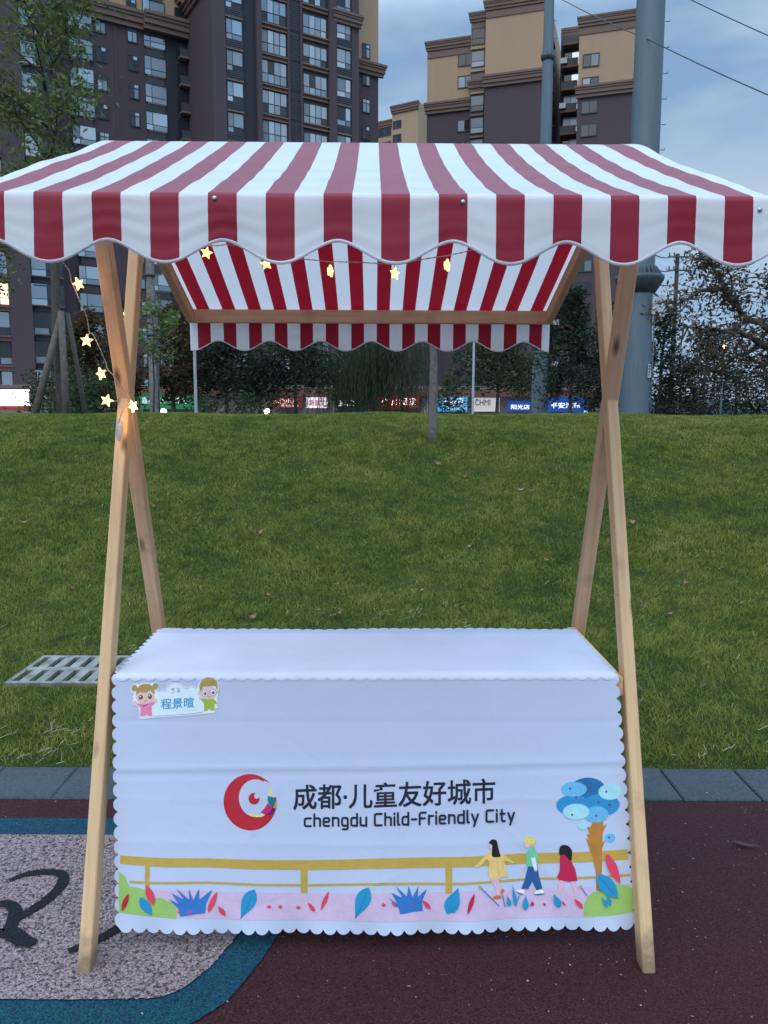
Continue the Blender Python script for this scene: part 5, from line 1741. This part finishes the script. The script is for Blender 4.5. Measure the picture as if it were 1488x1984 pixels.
sign(1060, 1134, 770, 797, M_snavy, 'deep blue shop sign with white characters right of the slim power pole', [('平安汽车', 1066, 1124, 791, 11, M_twhite)])
sign(-30, 53, 757, 784, M_swhite, 'glowing blank white light box sign at the far left', [], Y=52)
sign(-30, 55, 785, 792, M_sredd, 'narrow red band sign under the glowing white light box', [], Y=52.4)
sign(62, 112, 757, 774, M_sblack, 'black shop sign with small pale letters behind the tree stakes', [('BOO-JA', 71, 92, 764, 5, M_tdim), ('HOME', 83, 96, 772, 5, M_tdim)], Y=58)
# parking sign on a post
ps = empty('parking_sign', (at_Y(1134, 796, 50).x, 50, STREET_Z), 0, 'small blue parking sign on a thin post near the crossed right legs', 'road sign')
mb = MB(); mb.tube([(0, 0, 0), (0, 0, 2.9)], 0.035, 8); mb.build('post', M_pvc, ps)
a, b = at_Y(1127, 803, 50), at_Y(1141, 788, 50)
mb = MB(); mb.box(-(b.x - a.x) / 2, (b.x - a.x) / 2, -0.06, -0.035, 2.35, 2.95); mb.build('panel', M_snavy, ps)
me = text_mesh('P'); me.transform(Matrix.Translation((-0.14, -0.065, 2.46)) @ Matrix.Rotation(math.pi / 2, 4, 'X') @ Matrix.Scale(0.5, 4)); me.materials.clear(); me.materials.append(M_twhite); link_mesh('lettering', me, ps)
# ================================================================== TREES
def frames(d):
    d = d.normalized(); a = d.cross(Vector((0, 0, 1)))
    if a.length < 0.05: a = Vector((1, 0, 0))
    a.normalize(); return a, d.cross(a)
def leaf_quads(anch, spread, n, size, seed, droop=0.3, aspect=0.45, vz=1.0):
    r = np.random.default_rng(seed)
    A = np.asarray([tuple(a) for a in anch], np.float32)
    i = r.integers(0, len(A), n)
    c = A[i] + r.normal(0, 1, (n, 3)).astype(np.float32) * spread * np.array([1, 1, vz])
    d = r.normal(0, 1, (n, 3)); d[:, 2] = d[:, 2] * 0.6 - droop
    d /= np.linalg.norm(d, axis=1)[:, None]
    o = r.normal(0, 1, (n, 3)); w = np.cross(d, o); w /= np.maximum(np.linalg.norm(w, axis=1)[:, None], 1e-6)
    nn = np.cross(d, w)
    s = (size * r.uniform(0.55, 1.3, n))[:, None]
    V = np.empty((n, 4, 3), np.float32)
    V[:, 0] = c - d * s * 0.5
    V[:, 1] = c - d * s * 0.05 + w * s * aspect * 0.5 + nn * s * 0.08
    V[:, 2] = c + d * s * 0.5
    V[:, 3] = c - d * s * 0.05 - w * s * aspect * 0.5 + nn * s * 0.08
    return V.reshape(-1, 3)
def make_tree(name, label, base, Ht, lo, rad, shape, limbs, leaves, lsize, lmat, bark=None, r0=0.12, seed=1, up=0.5, droop=0.0, group=None, clump=0.16, lean=(0, 0), sub=4, ldroop=0.3, cat='tree', aspect=0.45, trunkpts=9, vz=0.8, spr_lo=0.35):
    rn = random.Random(seed)
    root = empty(name, base, 0, label, cat, group)
    tp = []
    for k in range(trunkpts):
        t = k / (trunkpts - 1)
        tp.append(Vector((lean[0] * t * t * Ht + rn.uniform(-1, 1) * 0.012 * Ht * t, lean[1] * t * t * Ht + rn.uniform(-1, 1) * 0.012 * Ht * t, -0.25 + (Ht + 0.25) * t)))
    tr = [r0 * (1.25 if k == 0 else 1) * (1 - 0.9 * k / (trunkpts - 1)) + 0.006 for k in range(trunkpts)]
    mb = MB(); mb.tube(tp, tr, 9)
    def trunk_at(t):
        f = t * (trunkpts - 1); i = min(trunkpts - 2, int(f)); return tp[i].lerp(tp[i + 1], f - i), tr[i] + (tr[i + 1] - tr[i]) * (f - i)
    anch = []
    for i in range(limbs):
        tt = (i + rn.random()) / limbs
        t = lo + (0.985 - lo) * tt
        p, r = trunk_at(t)
        L_ = rad * shape(tt) * rn.uniform(0.7, 1.2)
        az = i * 2.399 + rn.uniform(-0.5, 0.5)
        d = Vector((math.cos(az), math.sin(az), up * rn.uniform(0.6, 1.3) + 0.25 * tt))
        d.normalize()
        pts = [p]
        for k in range(4):
            d = (d + Vector((rn.uniform(-.2, .2), rn.uniform(-.2, .2), rn.uniform(-.12, .16) - droop * (k + 1) * 0.25))).normalized()
            pts.append(pts[-1] + d * L_ / 4)
        r = min(r * 0.6, 0.02 + L_ * 0.022)
        mb.tube(pts, [r, r * .75, r * .5, r * .3, r * .12], 5)
        for k in range(12):
            f = spr_lo + (1 - spr_lo) * rn.random(); f4 = f * 4; j = min(3, int(f4)); anch.append(pts[j].lerp(pts[j + 1], f4 - j))
        for s_ in range(sub):
            f4 = 4 * rn.uniform(0.3, 0.95); j = min(3, int(f4)); q0 = pts[j].lerp(pts[j + 1], f4 - j)
            a, b = frames(d); th = rn.uniform(0, 6.28)
            d2 = (d * 0.7 + (a * math.cos(th) + b * math.sin(th)) * 0.8 + Vector((0, 0, -droop * 0.5))).normalized()
            l2 = L_ * rn.uniform(0.22, 0.45); q1 = q0 + d2 * l2 * .5; d2 = (d2 + Vector((0, 0, 0.15 - droop))).normalized(); q2 = q1 + d2 * l2 * .5
            mb.tube([q0, q1, q2], [r * .35, r * .25, r * .1], 4)
            for k in range(7):
                f = rn.uniform(0.25, 1.0); anch.append(q0.lerp(q1, f * 2) if f < .5 else q1.lerp(q2, f * 2 - 1))
    mb.build('trunk', bark or M_bark, root)
    V = leaf_quads(anch, clump * rad, leaves, lsize, seed + 500, ldroop, aspect, vz)
    link_mesh('crown', np_mesh('crown', V, 4, lmat), root)
    return root
ball = lambda t: 0.35 + 0.75 * math.sin(math.pi * (0.12 + 0.80 * t))
cone = lambda t: 1.05 - 0.85 * t
egg = lambda t: (0.55 + 0.5 * math.sin(math.pi * min(1, t * 1.25))) * (1 - 0.35 * t)
slim = lambda t: 0.55 + 0.55 * math.sin(math.pi * (0.1 + 0.75 * t))
def gpos(px, Y):
    return (at_Y(px, 800, Y).x, Y, max(STREET_Z, lawn_z(at_Y(px, 800, Y).x, Y)) if Y < 26 else STREET_Z)

# slender street tree at the left, held by stakes
gx, gy, gz = gpos(121, 16.5)
make_tree('street_tree', 'slender young tree with sparse green leaves held by wooden stakes at the left', (gx, gy, gz), 10.2, 0.46, 1.55, slim, 24, 6800, 0.15, M_lgreen, M_bark, 0.12, 12, 0.75, 0.0, clump=0.15, ldroop=0.55, aspect=0.38, lean=(0.0, 0), spr_lo=0.15)
def stake(pa, Ya, pb, Yb, r, label):
    a, b = at_Y(*pa, Ya), at_Y(*pb, Yb)
    a.z = max(lawn_z(a.x, a.y), STREET_Z) - 0.1
    mb = MB(); d = (b - a)
    mb.tube([Vector((0, 0, 0)), d * 0.5 + Vector((0.01, 0, 0)), d], [r * 1.1, r, r * 0.85], 9)
    o = mb.build('tree_stake', M_stake); o.location = a
    tag(o, label, 'tree stake')
stake((50, 803), 16.0, (120, 604), 16.3, 0.075, 'long leaning wooden stake propping the slender tree from its left')
stake((128, 803), 16.0, (118, 603), 16.2, 0.07, 'near upright pale wooden stake in front of the slender tree trunk')
stake((176, 803), 17.4, (131, 606), 16.8, 0.05, 'thin dark stake propping the slender tree from its right')
# a second, mostly hidden tree just outside the left edge
make_tree('street_tree', 'leafy green tree cut off by the left edge of the view', gpos(-45, 18), 6.6, 0.55, 1.3, slim, 16, 3600, 0.15, M_lgreen, M_bark, 0.10, 31, 0.6, ldroop=0.5, aspect=0.38)

# young tree on the slope, its crown behind the awning
q_ = lawn_hit(838, 852)
make_tree('young_tree', 'young tree with a slim grey trunk standing on the grass slope behind the stall', (q_.x, q_.y, lawn_z(q_.x, q_.y)), 3.3, 0.50, 0.72, ball, 13, 2300, 0.10, M_lmid, M_barkp, 0.066, 17, 0.55, ldroop=0.5)

# autumn tree at the right edge: trunk just out of view, limbs reaching in
def limb_tree(name, label, base, limbs, leaves, lsize, lmat, seed, cl=0.30):
    rn = random.Random(seed)
    root = empty(name, base, 0, label, 'tree')
    B_ = Vector(base)
    mb = MB(); anch = []
    for pts, r in limbs:
        P = [Vector(p) - B_ for p in pts]
        o = []
        for i in range(len(P) - 1):
            for k in range(4):
                o.append(P[i].lerp(P[i + 1], k / 4) + Vector((rn.uniform(-1, 1), rn.uniform(-1, 1), rn.uniform(-1, 1))) * 0.03)
        o.append(P[-1])
        mb.tube(o, [r * (1 - 0.85 * i / (len(o) - 1)) for i in range(len(o))], 7)
        if r > 0.12: continue
        for i in range(2, len(o)):
            for s_ in range(2):
                d = Vector((rn.gauss(0, 1), rn.gauss(0, 1), rn.gauss(-0.1, 0.7))).normalized(); l = rn.uniform(0.2, 0.5)
                q1 = o[i] + d * l * .55; q2 = q1 + (d + Vector((0, 0, -0.35))).normalized() * l * .45
                mb.tube([o[i], q1, q2], [r * .22, r * .15, r * .05], 4)
                for k in range(8):
                    f = rn.uniform(0.2, 1); anch.append(o[i].lerp(q1, f * 2) if f < .5 else q1.lerp(q2, 2 * f - 1))
    mb.build('trunk', M_bark, root)
    link_mesh('crown', np_mesh('crown', leaf_quads(anch, cl, leaves, lsize, seed, 0.5, 0.34), 4, lmat), root)
    return root
Yt = 15.0
P_ = lambda x, y, dy=0.0: at_Y(x, y, Yt + dy)
bx_ = at_Y(1600, 800, Yt); bz_ = lawn_z(bx_.x, Yt)
limb_tree('autumn_tree', 'brown leaved autumn tree whose limbs reach in from the right edge', (bx_.x, Yt, bz_), [
    ([(bx_.x, Yt, bz_ - 0.2), P_(1596, 720), P_(1570, 660)], 0.17), ([P_(1596, 720), P_(1530, 690), P_(1480, 668), P_(1430, 640, -.3), P_(1372, 640, -.5), P_(1325, 628, -.6)], 0.10),
    ([P_(1572, 660), P_(1500, 640), P_(1440, 610, .3), P_(1405, 560, .3), P_(1388, 520, .4), P_(1372, 500, .5)], 0.085), ([P_(1405, 560, .3), P_(1360, 565, .2), P_(1310, 590, .2), P_(1296, 580)], 0.05),
    ([P_(1480, 668), P_(1430, 690), P_(1390, 720, .3), P_(1372, 715, .3)], 0.05), ([P_(1572, 660), P_(1540, 600), P_(1500, 560), P_(1486, 540)], 0.08),
    ([P_(1388, 520, .4), P_(1362, 500, .3), P_(1350, 490, .3)], 0.035), ([P_(1440, 610, .3), P_(1415, 585), P_(1420, 545), P_(1410, 520)], 0.035), ([P_(1540, 690), P_(1490, 720), P_(1450, 735)], 0.05), ([P_(1430, 640, -.3), P_(1400, 665, -.5), P_(1375, 690, -.5)], 0.04),
    ([P_(1572, 660), P_(1500, 690, .4), P_(1450, 700, .5), P_(1425, 690, .5)], 0.06)],
    4000, 0.125, M_lauto, 23, 0.15)

# dark evergreens and other trees between the lawn and the shops
EV = 'trees between the lawn and the shops'
def ev(px, Y, h_px, rad, label, mat=M_ldark, shape=cone, n=6500, ls=0.19, seed=1, name='evergreen_tree', lo=0.14, up=0.05, droop=0.25, clump=0.13, r0=0.14, limbs=46, **k):
    x, y, z = gpos(px, Y)
    top = at_Y(px, h_px, Y).z
    n = int(n * (0.6 if px in (1362, 1278) else 0.95 if px > 1300 else 0.74))
    return make_tree(name, label, (x, y, z), top - z, lo, rad, shape, limbs, n, ls, mat, M_bark, r0, seed, up, droop, EV, clump, **k)
ev(440, 33, 655, 2.5, 'dark bushy evergreen right of the left thin pole', shape=egg, seed=3, n=8000, name='evergreen_tree', lo=0.66)
ev(572, 35, 640, 2.2, 'dark evergreen left of the weeping willow', shape=egg, seed=4, n=7500, lo=0.66)
ev(962, 36, 655, 2.4, 'mid green broadleaf tree behind the right thin pole', M_lmid, egg, seed=5, n=7000, name='broadleaf_tree', up=0.4, droop=0.05, lo=0.6)
ev(1105, 40, 560, 1.75, 'tall dark conifer right of the slim power pole', seed=6, n=8500, lo=0.42)
ev(1168, 42, 600, 1.6, 'dark conifer glimpsed between the crossed right legs', seed=7, n=7500, lo=0.06)
ev(1205, 43, 565, 1.8, 'dark conifer left of the thick power pole', seed=8, n=7500, lo=0.06)
ev(1278, 38, 590, 1.55, 'dark conifer right of the thick power pole', seed=9, n=8500, lo=0.05)
ev(1362, 40, 632, 1.9, 'dark green conifer under the autumn limbs', M_ldark, cone, seed=10, n=8000, lo=0.05)
ev(1318, 44, 690, 1.9, 'low dark bushy tree between two conifers', M_ldark, egg, seed=11, n=5500, lo=0.05)
ev(1425, 46, 716, 2.4, 'low dark bushy tree at the right below the autumn limbs', M_ldark, egg, seed=12, n=6000, lo=0.04)
ev(1492, 44, 724, 2.0, 'dark bushy tree at the right edge', M_ldark, egg, seed=13, n=5000, lo=0.04)
ev(172, 30, 616, 1.25, 'rust tinged tree behind the left light string', M_lrust, egg, seed=14, n=5200, name='autumn_tree', up=0.5, droop=0.0, ls=0.2, lo=0.34)
ev(238, 32, 590, 1.15, 'rust tinged tree between the crossed left legs', M_lrust, egg, seed=15, n=5200, name='autumn_tree', up=0.5, droop=0.0, ls=0.2, lo=0.34)
ev(338, 31, 600, 1.35, 'orange brown tree right of the concrete pole', M_lrust, egg, seed=16, n=5200, name='autumn_tree', up=0.5, droop=0.0, ls=0.2, lo=0.46)
ev(300, 22.5, 596, 0.9, 'small green tree with a leafy top behind the concrete pole', M_lgreen, ball, seed=17, n=900, name='street_tree', up=0.5, droop=0.0, ls=0.16, lo=0.72, limbs=12, r0=0.05)
ev(872, 50, 735, 1.8, 'thin leaved small tree in front of the sky blue sign', M_lmid, egg, seed=19, n=1300, name='broadleaf_tree', up=0.6, droop=0, ls=0.26, lo=0.3, limbs=22, r0=0.07)
ev(505, 40, 705, 2.0, 'low dark evergreen between two larger evergreens', M_ldark, egg, seed=20, n=3500, lo=0.68)
ev(690, 44, 690, 2.6, 'dark tree behind the weeping willow', M_ldark, egg, seed=22, n=4000, lo=0.66)
ev(1030, 52, 690, 2.2, 'dark tree behind the slim power pole', M_lmid, egg, seed=24, n=4000, lo=0.66, name='broadleaf_tree')
make_tree('lamplit_shrub', 'shrub at the right edge with lamp light put into its yellow green leaves', gpos(1478, 26), 2.3, 0.1, 0.85, ball, 14, 800, 0.15, M_llime, M_bark, 0.04, 26, 0.6, 0.2, None, 0.2, cat='shrub')
for i, (px, Y, h, lb) in enumerate(((150, 24, 745, 'low hedge shrub below the rust tinged tree at the left'), (205, 25, 742, 'low hedge shrub behind the left leg crossing'), (100, 26, 752, 'low hedge shrub behind the tree stakes'), (400, 27, 788, 'low shrub at the foot of the left thin pole'), (478, 28, 788, 'low shrub in front of the dark evergreens'))):
    x, y, z = gpos(px, Y); t_ = at_Y(px, h, Y).z
    make_tree('shrub', lb, (x, y, z), t_ - z, 0.05, 1.1, ball, 16, 2200, 0.15, M_lmid, M_bark, 0.04, 60 + i, 0.6, 0.1, 'shrubs behind the crest of the lawn', 0.22, cat='shrub')

# weeping willow
x, y, z = gpos(722, 34)
wr = empty('willow_tree', (x, y, z), 0, 'weeping willow with hanging strands beyond the crest of the lawn', 'tree', EV)
mb = MB(); rn = random.Random(40)
ht = at_Y(722, 590, 34).z - z
mb.tube([(0, 0, -0.2), (0.1, 0, ht * .35), (-0.05, 0.1, ht * .6)], [0.22, 0.17, 0.12], 9)
strands = []
tops = []
for i in range(30):
    az = i * 2.4; rr = rn.uniform(0.6, 3.1)
    p = [Vector((0, 0, ht * rn.uniform(.42, .6)))]
    e = Vector((math.cos(az) * rr, math.sin(az) * rr, ht * rn.uniform(0.78, 1.0) - 0.12 * rr))
    m_ = p[0].lerp(e, .55) + Vector((0, 0, 0.5))
    mb.tube([p[0], m_, e], [0.07, 0.04, 0.012], 5)
    for k in range(26):
        f = rn.uniform(.35, 1); tops.append((m_.lerp(e, (f - .35) / .65)) + Vector((rn.gauss(0, .25), rn.gauss(0, .25), rn.gauss(0, .15))))
for t_ in tops:
    n_ = rn.randint(20, 52); p = t_.copy(); sw = Vector((rn.gauss(0, .012), rn.gauss(0, .012), 0))
    out_ = Vector((p.x, p.y, 0)) * 0.012
    for k in range(n_):
        p = p + Vector((0, 0, -0.095)) + sw + out_ * max(0, 1 - k / 8)
        if p.z < 1.0 + 1.6 * rn.random(): break
        strands.append(p.copy())
mb.build('trunk', M_bark, wr)
A = np.array([tuple(p) for p in strands], np.float32)
r2 = np.random.default_rng(41)
nn_ = len(A)
d = np.stack([r2.normal(0, .32, nn_), r2.normal(0, .32, nn_), np.full(nn_, -1.0)], 1); d /= np.linalg.norm(d, axis=1)[:, None]
w_ = np.cross(d, r2.normal(0, 1, (nn_, 3))); w_ /= np.linalg.norm(w_, axis=1)[:, None]
V = np.empty((nn_, 4, 3), np.float32); s_ = r2.uniform(.09, .17, nn_)[:, None]
V[:, 0] = A - d * s_ * .6; V[:, 1] = A + w_ * .012; V[:, 2] = A + d * s_; V[:, 3] = A - w_ * .012
link_mesh('crown', np_mesh('crown', V.reshape(-1, 3), 4, M_lwil), wr)

# far wooded hills at the right
mb = MB(); rn = random.Random(9)
xs_ = np.linspace(120, 760, 80)
for i, x in enumerate(xs_):
    h = 26 + 10 * math.sin(x * 0.012 + 1) + 5 * math.sin(x * 0.05) + rn.uniform(-1, 1)
    for k, (yy, f) in enumerate(((640, 0.0), (660, 0.55), (700, 0.95), (760, 1.0), (900, 0.0))):
        mb.vert((x, yy, STREET_Z - 0.5 + h * f))
for i in range(len(xs_) - 1):
    for k in range(4):
        a = i * 5 + k; mb.face((a, a + 5, a + 6, a + 1), 0, True)
tag(mb.build('hills', M_hill), kind='structure')

# ================================================================== POLES, WIRES, LAMPS
def prism_pole(name, label, px_b, px_t, Y, py_t, r_b, r_t, n, mat, rot=0.0, cat='utility pole'):
    a, b = at_Y(px_b, 800, Y), at_Y(px_t, py_t, Y)
    z0 = min(STREET_Z, 0) if Y > 25 else lawn_z(a.x, Y) - 0.2
    root = empty(name, (a.x, Y, z0), 0, label, cat)
    mb = MB()
    h = b.z - z0
    n_ = 14
    r0_, r1_ = r_b, r_t
    prof = [(r0_ + (r1_ - r0_) * k / n_, h * k / n_) for k in range(n_ + 1)]
    mb.lathe(prof, n, m=0, smooth=(n > 12), rot=rot)
    mb.build('shaft', mat, root)
    return root, z0, h
# thick tapered steel pole
Yp = 34.0
big, z0, hb = prism_pole('power_pole', 'thick galvanised steel power pole with a dark flared collar', 1228, 1263, Yp, -260, 0.635, 0.55, 32, M_pole)
zc_ = at_Y(1236, 540, Yp).z - z0
rc = 0.655
mb = MB()
mb.lathe([(rc + 0.01, zc_ - 0.62), (rc + 0.34, zc_ - 0.10), (rc + 0.36, zc_ - 0.02), (rc + 0.36, zc_ + 0.08), (rc + 0.05, zc_ + 0.10)], 32)
for k in range(26):                        # bracket plates above the flange
    a = 2 * math.pi * k / 26
    c_, s_ = math.cos(a), math.sin(a); t = 0.018
    p = [Vector((c_ * (rc + 0.0), s_ * (rc + 0.0), zc_ + 0.09)), Vector((c_ * (rc + 0.30), s_ * (rc + 0.30), zc_ + 0.09)), Vector((c_ * (rc + 0.02), s_ * (rc + 0.02), zc_ + 0.48))]
    o_ = Vector((-s_, c_, 0)) * t
    i0 = [mb.vert(q + o_) for q in p]; i1 = [mb.vert(q - o_) for q in p]
    mb.face(i0); mb.face(i1[::-1])
    for j in range(3):
        mb.face((i0[j], i1[j], i1[(j + 1) % 3], i0[(j + 1) % 3]))
mb.build('collar', M_poled, big)
mb = MB()
z = zc_ + 1.2
side = 0
while z < hb - 0.4:                        # climbing pegs
    r = 0.66 - 0.04 * z / hb
    mb.tube([(r - 0.02, -0.05, z), (r + 0.16, -0.05, z), (r + 0.17, -0.05, z + 0.07)], 0.016, 5)
    z += 1.0
mb.build('climbing_peg', M_poled, big)
mb = MB()
zz = at_Y(1250, 590, Yp).z - z0
mb.box(0.36, 0.52, -0.78, -0.60, zz - 0.5, zz + 0.3); mb.box(0.62, 0.98, -0.45, -0.15, zz - 0.55, zz + 0.35)
mb.build('equipment_box', M_white, big)
mb = MB(); mb.tube([(0.58, -0.36, 0), (0.585, -0.36, zz - 0.5)], 0.03, 6); mb.build('conduit', M_poled, big)
zz = at_Y(1250, 720, Yp).z - z0
mb = MB()
for k in range(6):                          # notice plate bent round the shaft
    a0, a1 = -1.05 + 0.42 * k / 6, -1.05 + 0.42 * (k + 1) / 6
    r = 0.668
    mb.poly([(r * math.cos(a0), r * math.sin(a0), zz - 0.28), (r * math.cos(a1), r * math.sin(a1), zz - 0.28), (r * math.cos(a1), r * math.sin(a1), zz + 0.28), (r * math.cos(a0), r * math.sin(a0), zz + 0.28)])
pl_ = mb.build('notice_plate', M_white, big)
mb = MB()
for j, ww in enumerate((0.34, 0.34, 0.22, 0.12)):
    for k in range(4):
        a0 = -1.0 + 0.34 * k / 4; a1 = a0 + 0.055
        if k / 4 > ww / 0.34: continue
        r = 0.674; zb = zz + 0.16 - j * 0.12
        mb.poly([(r * math.cos(a0), r * math.sin(a0), zb), (r * math.cos(a1), r * math.sin(a1), zb), (r * math.cos(a1), r * math.sin(a1), zb + 0.07), (r * math.cos(a0), r * math.sin(a0), zb + 0.07)])
mb.build('lettering', M_sblack, pl_)
# slimmer faceted pole
Yq = 45.0
slim_p, z0s, hs = prism_pole('power_pole', 'slim faceted galvanised steel power pole with flange joints', 1043, 1068, Yq, -180, 0.46, 0.23, 8, M_pole, 0.39)
for py, rr in ((110, 0.31), (672, 0.47)):
    zz = at_Y(1050, py, Yq).z - z0s
    f = zz / hs; r = 0.46 + (0.23 - 0.46) * f
    mb = MB(); mb.lathe([(r + .01, zz - .22), (r + .10, zz - .06), (r + .10, zz + .08), (r + .01, zz + .10)], 16)
    for k in range(10):
        a = 6.283 * k / 10; mb.tube([(r * math.cos(a) + .06 * math.cos(a), r * math.sin(a) + .06 * math.sin(a), zz + .05), (r * math.cos(a) + .06 * math.cos(a), r * math.sin(a) + .06 * math.sin(a), zz + .2)], .022, 5)
    mb.build('flange', M_poled, slim_p)
mb = MB()
for k in range(24):
    z = 3 + k * 0.9
    if z > hs - 0.3: break
    r = 0.46 - 0.23 * z / hs
    mb.tube([(r - .02, 0, z), (r + .13, 0, z)], .014, 5)
mb.build('climbing_peg', M_poled, slim_p)
# concrete pole at the left
conc, z0c, hc = prism_pole('concrete_pole', 'grey concrete utility pole with small steel brackets behind the left legs', 300, 292, 25.0, 395, 0.155, 0.125, 16, M_concrete)
mb = MB()
for py in (535, 650, 672):
    z = at_Y(295, py, 25).z - z0c
    mb.box(-0.45, 0.4, -0.17, -0.13, z, z + 0.05); mb.lathe([(0.145, z - .02), (0.16, z), (0.16, z + .05), (0.145, z + .07)], 12)
mb.build('bracket', M_poled, conc)
mb = MB(); mb.tube([(0.17, -.02, 0), (0.165, -.02, hc * .7)], .022, 6); mb.build('conduit', M_poled, conc)
# thin pale poles
for px, lb in ((380, 'thin pale metal pole below the left corner of the rear valance'), (916, 'thin pale metal pole below the right half of the rear valance')):
    r_, zz0, hh = prism_pole('thin_pole', lb, px, px + 2, 20.0 if px < 500 else 26.0, 560, 0.042, 0.036, 10, M_pvc)
    mb = MB(); mb.lathe([(.05, .0), (.06, .02), (.06, .10), (.045, .12)], 10); o = mb.build('cap', M_pvc, r_); o.location = (0, 0, hh - .06)
# wooden utility pole with crossarms
Yu = 60.0
up_r, z0u, hu = prism_pole('utility_pole', 'distant utility pole with two crossarms left of the autumn tree', 1300, 1311, Yu, 492, 0.19, 0.15, 10, M_bark)
up_r.location.x = at_Y(1303, 700, Yu).x
mb = MB()
for py in (500, 526):
    z = at_Y(1310, py, Yu).z - z0u
    mb.box(-0.75, 0.95, -0.22, -0.12, z, z + 0.11)
    for x in (-.65, -.3, .45, .85):
        mb.lathe([(.03, z + .11), (.06, z + .18), (.04, z + .26), (.07, z + .3), (.03, z + .36)], 8, c=(x, -.17))
    mb.tube([(0.0, -.17, z - .45), (0.7, -.17, z)], .03, 5)
mb.build('crossarm', M_poled, up_r)
def cable(label, pts, r, sag=0.0):
    P = [Vector(p) for p in pts]; o = []
    for i in range(len(P) - 1):
        for k in range(10):
            t = k / 10; p = P[i].lerp(P[i + 1], t); p.z -= sag * 4 * t * (1 - t); o.append(p)
    o.append(P[-1]); mb = MB()
    c = o[0]; mb.tube([p - c for p in o], r, 5)
    w = mb.build('overhead_cable', M_wire); w.location = c
    tag(w, label, 'cable')
cable('overhead cable crossing from the slim pole past the thick pole to the right', [at_Y(1062, -16, 46), at_Y(1260, 78, 33.2), at_Y(1700, 270, 22)], 0.022, 0.1)
cable('overhead cable across the upper right corner of the sky', [at_Y(1240, -50, 36), at_Y(1500, 74, 30), at_Y(1720, 170, 25)], 0.02, 0.05)
cable('top cable from the thick pole to the upper crossarm', [at_Y(1262, 491, 34.5), at_Y(1309, 494, Yu), at_Y(1560, 545, 70)], 0.03, 0.2)
cable('middle cable from the thick pole to the lower crossarm', [at_Y(1262, 518, 34.5), at_Y(1309, 520, Yu), at_Y(1560, 572, 70)], 0.03, 0.2)
cable('lowest cable passing the utility pole below its crossarms', [at_Y(1262, 545, 34.5), at_Y(1308, 548, Yu), at_Y(1560, 600, 70)], 0.03, 0.2)
# lit lamps
def lamp_post(px, py, Y, label, mat, r=0.10):
    p = at_Y(px, py, Y)
    z0 = STREET_Z
    root = empty('street_lamp', (p.x, Y, z0), 0, label, 'street lamp')
    h = p.z - z0
    mb = MB(); mb.tube([(0, 0, 0), (0, 0, h - r * 1.3)], [0.05, 0.035], 8); mb.lathe([(.09, h - r * 1.6), (.12, h - r * 1.2), (.07, h - r)], 10); mb.build('post', M_poled, root)
    mb = MB(); mb.lathe([(r * math.sin(math.pi * k / 10) + 1e-3, h - r * math.cos(math.pi * k / 10)) for k in range(11)], 14); mb.build('globe', mat, root)
lamp_post(245, 608, 29.5, 'orange street lamp glowing between the crossed left legs', M_lampo, 0.11)
lamp_post(1403, 672, 30, 'orange street lamp glowing through the autumn leaves', M_lampo, 0.075)
lamp_post(317, 797, 48, 'low white lamp glowing beside the concrete pole', M_lampw, 0.18)
lamp_post(517, 797, 50, 'low white lamp glowing left of the dark red sign', M_lampw, 0.18)
